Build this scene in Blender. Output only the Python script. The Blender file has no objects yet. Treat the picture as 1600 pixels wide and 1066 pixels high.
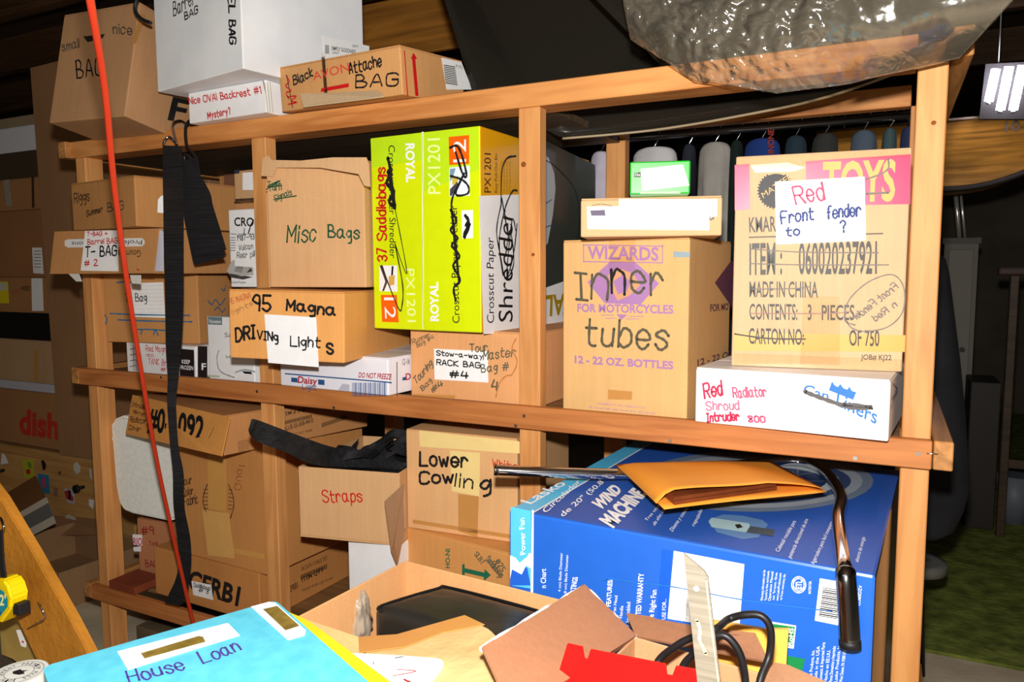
import bpy, bmesh, math, random
from mathutils import Vector as V, Matrix, Euler, noise
from mathutils.geometry import tessellate_polygon
random.seed(7)
SC = bpy.context.scene
COL = SC.collection
# ------------------------------------------------------------------ camera
FPX, PIT, YAW, ROL = 1170.0, 0.0930, 0.4662, -0.0039
CAM = V((0, -1.52, 1.28))
fwd = V((-math.sin(YAW), math.cos(YAW), 0)); rgt = V((math.cos(YAW), math.sin(YAW), 0)); up = V((0, 0, 1))
fwd, up = fwd*math.cos(PIT) - up*math.sin(PIT), up*math.cos(PIT) + fwd*math.sin(PIT)
rgt, up = rgt*math.cos(ROL) + up*math.sin(ROL), up*math.cos(ROL) - rgt*math.sin(ROL)
cd = bpy.data.cameras.new('camera'); cam = bpy.data.objects.new('camera', cd); COL.objects.link(cam)
cam.matrix_world = Matrix.Translation(CAM) @ Matrix((rgt, up, -fwd)).transposed().to_4x4()
cd.sensor_width = 36; cd.lens = FPX/1600*36; cd.clip_start = .02
SC.camera = cam
# ------------------------------------------------------------------ light
SC.view_settings.view_transform = 'Standard'; SC.view_settings.look = 'None'
SC.view_settings.gamma = 1; SC.view_settings.use_curve_mapping = False
SC.view_settings.exposure = 0.0
w = bpy.data.worlds.new('world'); SC.world = w; w.use_nodes = True
w.node_tree.nodes['Background'].inputs[0].default_value = (.9, .85, .8, 1)
w.node_tree.nodes['Background'].inputs[1].default_value = .022
ld = bpy.data.lights.new('camera_flash', 'POINT'); ld.energy = 158; ld.shadow_soft_size = .022; ld.color = (1, .965, .91)
lo = bpy.data.objects.new('camera_flash', ld); COL.objects.link(lo); lo.location = CAM + up*.13 + rgt*-.004
ad = bpy.data.lights.new('room_light', 'AREA'); ad.energy = 4; ad.shape = 'RECTANGLE'; ad.size = 1.2; ad.size_y = .3; ad.color = (1, .95, .85)
ao = bpy.data.objects.new('room_light', ad); COL.objects.link(ao); ao.location = (-1.0, -2.4, 2.3)

# ------------------------------------------------------------------ measuring helpers
def ray(q): return rgt*((q[0]-800)/FPX) - up*((q[1]-533)/FPX) + fwd
def at(q, Y):
    d = ray(q); return CAM + d*((Y-CAM.y)/d.y)
def atz(q, Z):
    d = ray(q); return CAM + d*((Z-CAM.z)/d.z)
def hit(q, p, n):
    d = ray(q); return CAM + d*((p-CAM).dot(n)/d.dot(n))
def lin(c):
    return tuple((x/12.92 if x <= .04045 else ((x+.055)/1.055)**2.4) for x in (v/255 for v in c[:3])) + (1,)

# ------------------------------------------------------------------ materials
MC = {}
def newmat(key):
    m = bpy.data.materials.new(key); m.use_nodes = True
    nt = m.node_tree; b = nt.nodes['Principled BSDF']
    return m, nt, b
def plain(c, rough=.6, metal=0, spec=.4, coat=0):
    k = ('plain', tuple(c), rough, metal, spec, coat)
    if k in MC: return MC[k]
    m, nt, b = newmat('finish_%d_%d_%d' % tuple(c[:3]))
    b.inputs['Roughness'].default_value = rough; b.inputs['Metallic'].default_value = metal
    b.inputs['Specular IOR Level'].default_value = spec; b.inputs['Coat Weight'].default_value = coat
    n = nt.nodes.new('ShaderNodeTexNoise'); n.inputs['Scale'].default_value = 30; n.inputs['Detail'].default_value = 4
    tc = nt.nodes.new('ShaderNodeTexCoord'); nt.links.new(tc.outputs['Object'], n.inputs['Vector'])
    r = nt.nodes.new('ShaderNodeMapRange'); r.inputs[3].default_value = .93; r.inputs[4].default_value = 1.07
    nt.links.new(n.outputs[0], r.inputs[0])
    mx = nt.nodes.new('ShaderNodeMix'); mx.data_type = 'RGBA'; mx.blend_type = 'MULTIPLY'; mx.inputs[0].default_value = 1
    mx.inputs[6].default_value = lin(c); nt.links.new(r.outputs[0], mx.inputs[7]); nt.links.new(mx.outputs[2], b.inputs['Base Color'])
    MC[k] = m; return m
def grained(c, axis, c2=None, sc=1.0, rough=.55, knots=False):
    k = ('wood', tuple(c), axis, c2, sc, rough)
    if k in MC: return MC[k]
    m, nt, b = newmat('wood_%d_%d_%d_%s' % (*c[:3], 'xyz'[axis])); L = nt.links.new
    b.inputs['Roughness'].default_value = rough; b.inputs['Specular IOR Level'].default_value = .35
    tc = nt.nodes.new('ShaderNodeTexCoord'); mp = nt.nodes.new('ShaderNodeMapping')
    s = [34*sc]*3; s[axis] = 2.2*sc; mp.inputs['Scale'].default_value = s
    oi = nt.nodes.new('ShaderNodeObjectInfo'); vm = nt.nodes.new('ShaderNodeVectorMath'); vm.operation = 'ADD'
    L(tc.outputs['Object'], vm.inputs[0]); L(oi.outputs['Random'], vm.inputs[1]); L(vm.outputs[0], mp.inputs['Vector'])
    n = nt.nodes.new('ShaderNodeTexNoise'); n.inputs['Scale'].default_value = 1; n.inputs['Detail'].default_value = 6; n.inputs['Distortion'].default_value = 1.2
    L(mp.outputs[0], n.inputs['Vector'])
    n2 = nt.nodes.new('ShaderNodeTexNoise'); n2.inputs['Scale'].default_value = 5; n2.inputs['Detail'].default_value = 2; L(vm.outputs[0], n2.inputs['Vector'])
    cr = nt.nodes.new('ShaderNodeValToRGB'); e = cr.color_ramp.elements
    c2 = c2 or tuple(int(v*.72) for v in c)
    e[0].position = .32; e[0].color = lin(c2); e[1].position = .62; e[1].color = lin(c)
    L(n.outputs[0], cr.inputs[0])
    r = nt.nodes.new('ShaderNodeMapRange'); r.inputs[3].default_value = .8; r.inputs[4].default_value = 1.2; L(n2.outputs[0], r.inputs[0])
    mx = nt.nodes.new('ShaderNodeMix'); mx.data_type = 'RGBA'; mx.blend_type = 'MULTIPLY'; mx.inputs[0].default_value = 1
    L(cr.outputs[0], mx.inputs[6]); L(r.outputs[0], mx.inputs[7]); L(mx.outputs[2], b.inputs['Base Color'])
    bp = nt.nodes.new('ShaderNodeBump'); bp.inputs['Strength'].default_value = .12; bp.inputs['Distance'].default_value = .002
    L(n.outputs[0], bp.inputs['Height']); L(bp.outputs[0], b.inputs['Normal'])
    MC[k] = m; return m
def card(c=(205, 150, 88), rough=.7, ribs=True):
    c = (min(255, int(c[0]*1.03)), min(255, int(c[1]*1.09)), min(255, int(c[2]*1.30)))
    k = ('card', tuple(c), rough, ribs)
    if k in MC: return MC[k]
    m, nt, b = newmat('cardboard_%d_%d_%d' % tuple(c[:3])); L = nt.links.new
    b.inputs['Roughness'].default_value = rough; b.inputs['Specular IOR Level'].default_value = .3
    tc = nt.nodes.new('ShaderNodeTexCoord')
    n = nt.nodes.new('ShaderNodeTexNoise'); n.inputs['Scale'].default_value = 5; n.inputs['Detail'].default_value = 5; L(tc.outputs['Object'], n.inputs['Vector'])
    f = nt.nodes.new('ShaderNodeTexNoise'); f.inputs['Scale'].default_value = 260; f.inputs['Detail'].default_value = 2; L(tc.outputs['Object'], f.inputs['Vector'])
    mp = nt.nodes.new('ShaderNodeMapping'); mp.inputs['Scale'].default_value = (95, 95, 4); L(tc.outputs['Object'], mp.inputs['Vector'])
    g = nt.nodes.new('ShaderNodeTexNoise'); g.inputs['Scale'].default_value = 1; g.inputs['Detail'].default_value = 1; L(mp.outputs[0], g.inputs['Vector'])
    a = nt.nodes.new('ShaderNodeMapRange'); a.inputs[3].default_value = .86; a.inputs[4].default_value = 1.14; L(n.outputs[0], a.inputs[0])
    a2 = nt.nodes.new('ShaderNodeMapRange'); a2.inputs[3].default_value = .88; a2.inputs[4].default_value = 1.12; L(f.outputs[0], a2.inputs[0])
    a3 = nt.nodes.new('ShaderNodeMapRange'); a3.inputs[3].default_value = .93; a3.inputs[4].default_value = 1.07; L(g.outputs[0], a3.inputs[0])
    m1 = nt.nodes.new('ShaderNodeMath'); m1.operation = 'MULTIPLY'; L(a.outputs[0], m1.inputs[0]); L(a2.outputs[0], m1.inputs[1])
    m2 = nt.nodes.new('ShaderNodeMath'); m2.operation = 'MULTIPLY'; L(m1.outputs[0], m2.inputs[0]); L(a3.outputs[0], m2.inputs[1])
    mx = nt.nodes.new('ShaderNodeMix'); mx.data_type = 'RGBA'; mx.blend_type = 'MULTIPLY'; mx.inputs[0].default_value = 1
    mx.inputs[6].default_value = lin(c); L(m2.outputs[0], mx.inputs[7]); L(mx.outputs[2], b.inputs['Base Color'])
    bp = nt.nodes.new('ShaderNodeBump'); bp.inputs['Strength'].default_value = .18; bp.inputs['Distance'].default_value = .002
    L(g.outputs[0], bp.inputs['Height']); L(bp.outputs[0], b.inputs['Normal'])
    MC[k] = m; return m
def mottled(key, c1, c2, scale=8, rough=.9, bump=0, bscale=60, stretch=(1, 1, 1), spec=.3):
    if key in MC: return MC[key]
    m, nt, b = newmat(key); L = nt.links.new
    b.inputs['Roughness'].default_value = rough; b.inputs['Specular IOR Level'].default_value = spec
    tc = nt.nodes.new('ShaderNodeTexCoord'); mp = nt.nodes.new('ShaderNodeMapping'); mp.inputs['Scale'].default_value = stretch; L(tc.outputs['Object'], mp.inputs[0])
    n = nt.nodes.new('ShaderNodeTexNoise'); n.inputs['Scale'].default_value = scale; n.inputs['Detail'].default_value = 6; L(mp.outputs[0], n.inputs['Vector'])
    cr = nt.nodes.new('ShaderNodeValToRGB'); e = cr.color_ramp.elements; e[0].position = .35; e[1].position = .65; e[0].color = lin(c1); e[1].color = lin(c2)
    L(n.outputs[0], cr.inputs[0]); L(cr.outputs[0], b.inputs['Base Color'])
    if bump:
        n2 = nt.nodes.new('ShaderNodeTexNoise'); n2.inputs['Scale'].default_value = bscale; n2.inputs['Detail'].default_value = 3; L(mp.outputs[0], n2.inputs['Vector'])
        bp = nt.nodes.new('ShaderNodeBump'); bp.inputs['Strength'].default_value = bump; bp.inputs['Distance'].default_value = .01
        L(n2.outputs[0], bp.inputs['Height']); L(bp.outputs[0], b.inputs['Normal'])
    MC[key] = m; return m
def film(key, tint, clear, haze, rough=.08, gloss=.5, crease=0):
    """thin plastic: mostly see-through, a little milky, shiny"""
    if key in MC: return MC[key]
    m = bpy.data.materials.new(key); m.use_nodes = True; nt = m.node_tree; L = nt.links.new
    nt.nodes.remove(nt.nodes['Principled BSDF']); out = nt.nodes['Material Output']
    tr = nt.nodes.new('ShaderNodeBsdfTransparent'); tr.inputs[0].default_value = (*[clear*lin(tint)[i] for i in range(3)], 1)
    df = nt.nodes.new('ShaderNodeBsdfDiffuse'); df.inputs[0].default_value = lin((215, 205, 185))
    gl = nt.nodes.new('ShaderNodeBsdfGlossy'); gl.inputs['Roughness'].default_value = rough
    lw = nt.nodes.new('ShaderNodeFresnel'); lw.inputs[0].default_value = 1.5
    mu = nt.nodes.new('ShaderNodeMath'); mu.operation = 'MULTIPLY'; mu.inputs[1].default_value = gloss*2; mu.use_clamp = True; L(lw.outputs[0], mu.inputs[0])
    m1 = nt.nodes.new('ShaderNodeMixShader'); m1.inputs[0].default_value = haze; L(tr.outputs[0], m1.inputs[1]); L(df.outputs[0], m1.inputs[2])
    m2 = nt.nodes.new('ShaderNodeMixShader'); L(mu.outputs[0], m2.inputs[0]); L(m1.outputs[0], m2.inputs[1]); L(gl.outputs[0], m2.inputs[2])
    if crease:
        tc = nt.nodes.new('ShaderNodeTexCoord'); bp = nt.nodes.new('ShaderNodeBump'); bp.inputs['Strength'].default_value = .9*crease; bp.inputs['Distance'].default_value = .006
        n1 = nt.nodes.new('ShaderNodeTexNoise'); n1.inputs['Scale'].default_value = 24; n1.inputs['Detail'].default_value = 4; n1.inputs['Distortion'].default_value = 1.6
        L(tc.outputs['Object'], n1.inputs['Vector']); L(n1.outputs[0], bp.inputs['Height'])
        sx = nt.nodes.new('ShaderNodeSeparateXYZ'); L(tc.outputs['Object'], sx.inputs[0]); mr_ = nt.nodes.new('ShaderNodeMapRange'); mr_.inputs[1].default_value = -.34; mr_.inputs[2].default_value = -.10; mr_.inputs[3].default_value = .95*crease; mr_.inputs[4].default_value = .16*crease
        L(sx.outputs[0], mr_.inputs[0]); L(mr_.outputs[0], bp.inputs['Strength']); L(bp.outputs[0], gl.inputs['Normal']); L(bp.outputs[0], lw.inputs['Normal'])
    L(m2.outputs[0], out.inputs[0]); MC[key] = m; return m
def glow(key, c, s):
    m = bpy.data.materials.new(key); m.use_nodes = True; b = m.node_tree.nodes['Principled BSDF']
    b.inputs['Emission Color'].default_value = lin(c); b.inputs['Emission Strength'].default_value = s; return m
BLACK = plain((22, 22, 24), .55); INK = plain((26, 25, 27), .5); INKS = plain((70, 66, 62), .6); GREY_INK = plain((95, 92, 92), .6)
RED = plain((200, 22, 26), .5); PINK = plain((214, 60, 96), .6); GREENI = plain((16, 84, 52), .6); BLUEI = plain((44, 62, 130), .6); PURPLE = plain((70, 50, 130), .6)
PAPER = plain((244, 244, 244), .6); WHITE = plain((242, 242, 244), .45)
TAPE = plain((196, 140, 76), .25, 0, .5); MASK = plain((236, 208, 138), .6)
CLEAR = film('clear_tape', (253, 250, 244), .98, .03, .10, .5)
KRAFT = card(); KRAFT_D = card((182, 124, 66)); KRAFT_O = card((214, 146, 70)); KRAFT_L = card((216, 166, 104)); KRAFT_B = card((168, 112, 62))

# ------------------------------------------------------------------ objects
def prop(o, label=None, cat=None, group=None, kind=None):
    if label: o['label'] = label
    if cat: o['category'] = cat
    if group: o['group'] = group
    if kind: o['kind'] = kind
    return o
def thing(name, label, cat, loc=(0, 0, 0), rot=(0, 0, 0), group=None):
    o = bpy.data.objects.new(name, None); COL.objects.link(o); o.empty_display_size = .05
    o.rotation_mode = 'YXZ'; o.location = loc; o.rotation_euler = rot
    return prop(o, label, cat, group)
def mesh_obj(name, bm, mat, parent=None, smooth=False, label=None):
    me = bpy.data.meshes.new(name); bm.normal_update(); bm.to_mesh(me); bm.free()
    for m in (mat if isinstance(mat, (list, tuple)) else [mat]): me.materials.append(m)
    if smooth:
        for p in me.polygons: p.use_smooth = True
    o = bpy.data.objects.new(name, me); COL.objects.link(o)
    if parent is not None: o.parent = parent
    if label: o['label'] = label
    return o
def mw(o):
    m = Matrix.Translation(o.location) @ o.rotation_euler.to_matrix().to_4x4()
    return mw(o.parent) @ m if o.parent else m
def bm_box(bm, lo, hi, bev=0, seg=2, mat=0):
    lo, hi = V(lo), V(hi)
    r = bmesh.ops.create_cube(bm, size=1, matrix=Matrix.Translation((lo+hi)/2) @ Matrix.Diagonal((*(hi-lo), 1)))
    vs = r['verts']
    if mat:
        for f in {f for v in vs for f in v.link_faces}: f.material_index = mat
    if bev:
        es = list({e for v in vs for e in v.link_edges}); bmesh.ops.bevel(bm, geom=es, offset=bev, segments=seg, affect='EDGES', profile=.5)
def bm_prism(bm, pts, off, mat=0):
    """polygon pts (3D) extruded by vector off"""
    a = [bm.verts.new(p) for p in pts]; b = [bm.verts.new(V(p)+V(off)) for p in pts]; n = len(pts)
    fs = [bm.faces.new(a), bm.faces.new(b[::-1])]
    for i in range(n): fs.append(bm.faces.new((a[i], b[i], b[(i+1) % n], a[(i+1) % n])))
    for f in fs: f.material_index = mat
    bmesh.ops.recalc_face_normals(bm, faces=fs)
def smooth_pts(pts, n=6):
    pts = [V(p) for p in pts]
    if len(pts) < 3: return [pts[0].lerp(pts[-1], i/2) for i in range(3)]
    out = []
    for i in range(len(pts)-1):
        p0 = pts[max(i-1, 0)]; p1 = pts[i]; p2 = pts[i+1]; p3 = pts[min(i+2, len(pts)-1)]
        for k in range(n):
            t = k/n
            out.append(.5*((2*p1)+(p2-p0)*t+(2*p0-5*p1+4*p2-p3)*t*t+(3*p1-p0-3*p2+p3)*t**3))
    return out + [pts[-1]]
def bm_tube(bm, pts, r, seg=12, caps=True, mat=0):
    n = len(pts); rs = r if isinstance(r, (list, tuple)) else [r]*n
    t0 = (pts[1]-pts[0]).normalized(); nrm = t0.orthogonal().normalized(); rings = []
    for i in range(n):
        t = (pts[min(i+1, n-1)]-pts[max(i-1, 0)]).normalized()
        nrm = (nrm - t*nrm.dot(t)).normalized(); bi = t.cross(nrm)
        rings.append([bm.verts.new(pts[i]+(nrm*math.cos(2*math.pi*k/seg)+bi*math.sin(2*math.pi*k/seg))*rs[i]) for k in range(seg)])
    for i in range(n-1):
        for k in range(seg):
            f = bm.faces.new((rings[i][k], rings[i][(k+1) % seg], rings[i+1][(k+1) % seg], rings[i+1][k])); f.material_index = mat; f.smooth = True
    if caps:
        bm.faces.new(rings[0][::-1]).material_index = mat; bm.faces.new(rings[-1]).material_index = mat
def bm_strip(bm, L, R, th, mat=0):
    """a band with edges L, R (lists of points) and a thickness th"""
    n = len(L); rows = []
    for i in range(n):
        d = (L[min(i+1, n-1)]-L[max(i-1, 0)]); nn = d.cross(R[i]-L[i])
        nn = nn.normalized()*th if nn.length > 1e-9 else V((0, th, 0))
        rows.append([bm.verts.new(L[i]), bm.verts.new(R[i]), bm.verts.new(R[i]+nn), bm.verts.new(L[i]+nn)])
    fs = []
    for i in range(n-1):
        for k in range(4): fs.append(bm.faces.new((rows[i][k], rows[i][(k+1) % 4], rows[i+1][(k+1) % 4], rows[i+1][k])))
    fs += [bm.faces.new(rows[0]), bm.faces.new(rows[-1][::-1])]
    bmesh.ops.recalc_face_normals(bm, faces=fs)
    for f in fs: f.material_index = mat
def bm_disc(bm, c, ax, r, th, seg=24, mat=0):
    ax = V(ax).normalized(); bm_tube(bm, [V(c), V(c)+ax*th], r, seg, True, mat)

# ------------------------------------------------------------------ lettering
STROKES = {
'A': '02 28 42|14 34', 'B': '02 08|08 28 37 36 25 05|05 25 44 43 32 02', 'C': '47 38 18 07 03 12 32 43', 'D': '02 08|08 28 46 44 22 02', 'E': '48 08 02 42|05 35',
'F': '48 08 02|05 35', 'G': '47 38 18 07 03 12 32 43 45|45 25', 'H': '02 08|42 48|05 45', 'I': '12 18|08 28|02 22', 'J': '38 33 22 12 03', 'K': '02 08|48 05 42', 'L': '08 02|02 42',
'M': '02 08|08 24|24 48|48 42', 'N': '02 08|08 42|42 48', 'O': '28 07 03 22 43 47 28', 'P': '02 08|08 38 47 46 35 05', 'Q': '28 07 03 22 43 47 28|24 52', 'R': '02 08|08 38 47 46 35 05|25 42',
'S': '47 38 18 07 06 25 44 43 32 12 03', 'T': '08 48|28 22', 'U': '08 03 12 32 43 48', 'V': '08 22|22 48', 'W': '08 12|12 26|26 32|32 48', 'X': '02 48|08 42', 'Y': '08 25|48 25|25 22', 'Z': '08 48|48 02|02 42',
'a': '35 26 16 05 03 12 22 34|36 33 42', 'b': '08 02|04 16 26 35 33 22 12 03', 'c': '35 26 16 05 03 12 22 33', 'd': '35 26 16 05 03 12 22 34|38 32', 'e': '04 34 35 26 16 05 03 12 22 33',
'f': '38 28 17 12|05 25', 'g': '35 26 16 05 04 13 23 35|36 31 20 10', 'h': '08 02|04 16 26 35 32', 'i': '06 02|07 08', 'j': '16 11 00|17 18', 'k': '08 02|36 04 32', 'l': '08 02',
'm': '06 02|04 16 25 22|24 36 45 42', 'n': '06 02|04 16 26 35 32', 'o': '16 05 03 12 22 33 35 26 16', 'p': '06 00|05 16 26 35 33 22 12 03', 'q': '35 26 16 05 03 12 22 33|36 30',
'r': '06 02|04 16 26 35', 's': '35 26 16 05 24 33 22 12 03', 't': '18 13 22 32|06 36', 'u': '06 03 12 22 33|36 32', 'v': '06 22|22 46', 'w': '06 12|12 25|25 32|32 46', 'x': '06 32|02 36',
'y': '06 23|36 10', 'z': '06 36|36 02|02 32', '0': '18 07 03 12 22 33 37 28 18', '1': '07 18 12', '2': '07 18 28 37 36 02|02 42', '3': '07 18 28 37 36 25 15|25 34 33 22 12 03', '4': '18 04|04 44|37 32',
'5': '38 08|08 05|05 25 34 33 22 12 03', '6': '38 16 04 03 12 22 33 34 25 15 04', '7': '08 38|38 12', '8': '25 07 18 28 37 25 03 12 22 33 25', '9': '35 25 06 07 18 28 37 32',
'#': '12 28|32 48|04 54|06 56', '-': '05 35', '+': '05 45|27 23', '?': '07 18 28 37 36 25 24|22 23', '/': '02 38', '.': '02 03', ':': '03 04|06 07'}
def hand_layout(txt, jit, rnd):
    """list of polylines in units of cap height 1, and total width"""
    x = 0; out = []
    for ch in txt:
        if ch == ' ': x += 3.4; continue
        mx = 0; dy = rnd.uniform(-.35, .35)*jit; sl = rnd.uniform(-.05, .1)*jit; sx = 1+rnd.uniform(-.12, .12)*jit
        for st in STROKES.get(ch, '02 42').split('|'):
            pts = []
            for c in st.split():
                px, py = int(c[0]), int(c[1])-2; mx = max(mx, px)
                pts.append(((x+(px+sl*py)*sx+rnd.uniform(-.18, .18)*jit)/6, (py+dy+rnd.uniform(-.18, .18)*jit)/6))
            out.append(pts)
        x += mx*sx+1.5
    return out, max(x-1.5, .5)/6
def smooth2(pts, n=5):
    if len(pts) < 3: return pts
    q = smooth_pts([(p[0], p[1], 0) for p in pts], n); return [(p.x, p.y) for p in q]
FONT = {}
def font_mesh(txt, bold=0.0):
    k = (txt, bold)
    if k in FONT: return FONT[k]
    cu = bpy.data.curves.new('t', 'FONT'); cu.body = txt; cu.size = 1; cu.offset = bold; cu.resolution_u = 3; cu.fill_mode = 'FRONT'
    o = bpy.data.objects.new('t', cu); me = bpy.data.meshes.new_from_object(o)
    vs = [(v.co.x, v.co.y) for v in me.vertices]; fs = [list(p.vertices) for p in me.polygons]
    bpy.data.objects.remove(o); bpy.data.curves.remove(cu); bpy.data.meshes.remove(me)
    x0 = min(v[0] for v in vs); x1 = max(v[0] for v in vs); cap = .69
    FONT[k] = ([((v[0]-x0)/(x1-x0), v[1]/cap) for v in vs], fs); return FONT[k]

class Sheet:
    """a flat face of a thing: writing, prints and labels are laid on it. Points are found on the real face."""
    def __init__(s, obj, p, n, lift=0.0):
        s.obj = obj; s.p = V(p); s.n = V(n).normalized(); s.lift = lift; s.inv = mw(obj).inverted(); s.ink = {}; s.kids = []; s.rnd = random.Random(obj.name+str(len(bpy.data.objects)))
    def P(s, q, lift): return hit(q, s.p + s.n*(s.lift+lift), s.n)
    def _bm(s, name, mat):
        k = (name, mat.name)
        if k not in s.ink: s.ink[k] = (bmesh.new(), mat)
        return s.ink[k][0]
    def poly(s, pts, mat, name='printed_panel', lift=.0006):
        if name == 'packing_tape': bm = bmesh.new(); s.ink[(name, len(s.ink), mat.name)] = (bm, mat)
        else: bm = s._bm(name, mat)
        vs = [bm.verts.new(s.inv @ s.P(q, lift)) for q in pts]
        f = bm.faces.new(vs); f.normal_update()
        if (s.inv.to_3x3() @ s.n).dot(f.normal) < 0: f.normal_flip()
        if len(pts) > 4: bmesh.ops.triangulate(bm, faces=[f])
    def print_(s, txt, p0, p1, pt, mat, bold=0.0, name='printed_text', lift=.0011):
        bm = s._bm(name, mat); A, B, T = (s.P(q, lift) for q in (p0, p1, pt)); U, W = B-A, T-A
        vs, fs = font_mesh(txt, bold); bv = [bm.verts.new(s.inv @ (A+U*x+W*y)) for x, y in vs]
        for f in fs:
            try: bm.faces.new([bv[i] for i in f])
            except ValueError: pass
    def _ribbon(s, bm, pts, pen):
        n = s.n; half = pen/2; prevL = prevR = None; N = len(pts)
        for i, p in enumerate(pts):
            d = pts[min(i+1, N-1)]-pts[max(i-1, 0)]
            if d.length < 1e-9: d = V((1, 0, 0))
            side = n.cross(d).normalized()*half*(1+.18*math.sin(i*1.7+p.x*90))
            l, r = bm.verts.new(s.inv @ (p+side)), bm.verts.new(s.inv @ (p-side))
            if prevL: bm.faces.new((prevL, prevR, r, l))
            prevL, prevR = l, r
        for p in (pts[0], pts[-1]):
            a = n.orthogonal().normalized(); b = n.cross(a)
            bm.faces.new([bm.verts.new(s.inv @ (p+(a*math.cos(k*math.pi/4)+b*math.sin(k*math.pi/4))*half)) for k in range(8)])
    def hand(s, txt, p0, p1, pt, mat, pen=.004, jit=1.0, name='handwriting', lift=.0015):
        bm = s._bm(name, mat); A, B, T = (s.P(q, lift) for q in (p0, p1, pt)); U, W = B-A, T-A
        lines, wd = hand_layout(txt, jit, s.rnd)
        for k, l in enumerate(lines):
            s._ribbon(bm, [A+U*(x/wd)+W*y+s.n*(.00004*(k % 5)) for x, y in smooth2(l)], pen)
    def stroke(s, pts, mat, pen=.004, name='handwriting', lift=.0018, n=5):
        bm = s._bm(name, mat); pp = [s.P(q, lift) for q in pts]; s._ribbon(bm, smooth_pts(pp, n) if n else pp, pen)
    def label(s, pts, mat=None, name='paper_label', lift=.0012, label=None):
        """a sticker or sheet of paper with a little thickness; writing on it is its sub-part"""
        bm = bmesh.new(); bm_prism(bm, [s.inv @ s.P(q, lift) for q in pts], s.inv.to_3x3() @ (-s.n*.0005))
        o = mesh_obj(name, bm, mat or PAPER, s.obj, label=label)
        k = Sheet(s.obj, s.p, s.n, s.lift+lift); k.obj = o; s.kids.append(k); return k
    def done(s):
        for k, (bm, mat) in s.ink.items(): mesh_obj(k[0], bm, mat, s.obj)
        s.ink = {}
        for k in s.kids: k.done()

class Carton:
    def __init__(s, name, label, cat, x, y, z, yaw, w, d, h, mat=KRAFT, pit=0, rol=0, flaps=True, bev=.003, tape=None, group=None, part='carton_body', mats=None):
        R = math.radians
        s.root = thing(name, label, cat, (x, y, z), (R(pit), R(rol), R(yaw)), group); s.w, s.d, s.h = w, d, h
        s.M = mw(s.root); bm = bmesh.new(); t = .003 if flaps else 0
        bm_box(bm, (0, 0, 0), (w, d, h-t), bev)
        if mats:
            for f in bm.faces:
                c = f.calc_center_median(); n = f.normal
                f.material_index = mats[1](c, n)
        s.body = mesh_obj(part, bm, mats[0] if mats else mat, s.root)
        if flaps:
            for a, b in ((.0005, d/2-.001), (d/2+.001, d-.0005)):
                f = bmesh.new(); bm_box(f, (.0015, a, h-t), (w-.0015, b, h), .0008, 1); mesh_obj('top_flap', f, mat, s.root)
        if tape:
            f = bmesh.new(); bm_box(f, (0.0, d/2-.024, h), (w, d/2+.024, h+.0006)); mesh_obj('packing_tape', f, tape, s.root)
        s.sh = {}
    def face(s, k='f'):
        if k not in s.sh:
            r = s.M.to_3x3(); c = {'f': ((0, 0, 0), (0, -1, 0)), 'r': ((s.w, 0, 0), (1, 0, 0)), 't': ((0, 0, s.h), (0, 0, 1)), 'l': ((0, 0, 0), (-1, 0, 0))}[k]
            s.sh[k] = Sheet(s.root, s.M @ V(c[0]), r @ V(c[1]))
        return s.sh[k]
    def done(s):
        for k in s.sh.values(): k.done()

# ================================================================== the room
def struct(name, lo, hi, mat):
    bm = bmesh.new(); bm_box(bm, lo, hi); return prop(mesh_obj(name, bm, mat), kind='structure')
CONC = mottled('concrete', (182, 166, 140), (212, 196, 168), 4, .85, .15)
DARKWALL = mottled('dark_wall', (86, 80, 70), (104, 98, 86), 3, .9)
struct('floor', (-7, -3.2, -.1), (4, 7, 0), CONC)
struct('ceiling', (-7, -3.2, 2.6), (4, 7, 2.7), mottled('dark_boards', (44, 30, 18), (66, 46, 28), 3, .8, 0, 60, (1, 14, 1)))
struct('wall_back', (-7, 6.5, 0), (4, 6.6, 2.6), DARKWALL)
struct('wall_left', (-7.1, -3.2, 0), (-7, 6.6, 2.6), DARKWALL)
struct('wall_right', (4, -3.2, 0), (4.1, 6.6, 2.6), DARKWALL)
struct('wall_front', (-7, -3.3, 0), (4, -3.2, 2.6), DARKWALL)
JOIST = grained((84, 58, 34), 0)
for i, yy in enumerate((.1, .55, 1.1, 1.7, 2.5, 3.5)):
    struct('trim_%d' % (i+1), (-7, yy, 2.42), (4, yy+.05, 2.6), JOIST)
bm = bmesh.new(); bm_box(bm, (-2.6, 1.42, 2.265), (-.75, 1.44, 2.6))
prop(mesh_obj('plywood_sheet', bm, grained((206, 136, 54), 0, None, .5)), 'brown plywood panel hanging from the ceiling above the shelf', 'plywood')
bm = bmesh.new(); bm_box(bm, (.1, 1.25, 0), (3.9, 6.3, .012), .004)
prop(mesh_obj('carpet', bm, mottled('green_carpet', (84, 94, 30), (128, 138, 58), 14, 1, .6, 40)), 'worn olive green carpet on the floor at the right', 'carpet')

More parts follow.
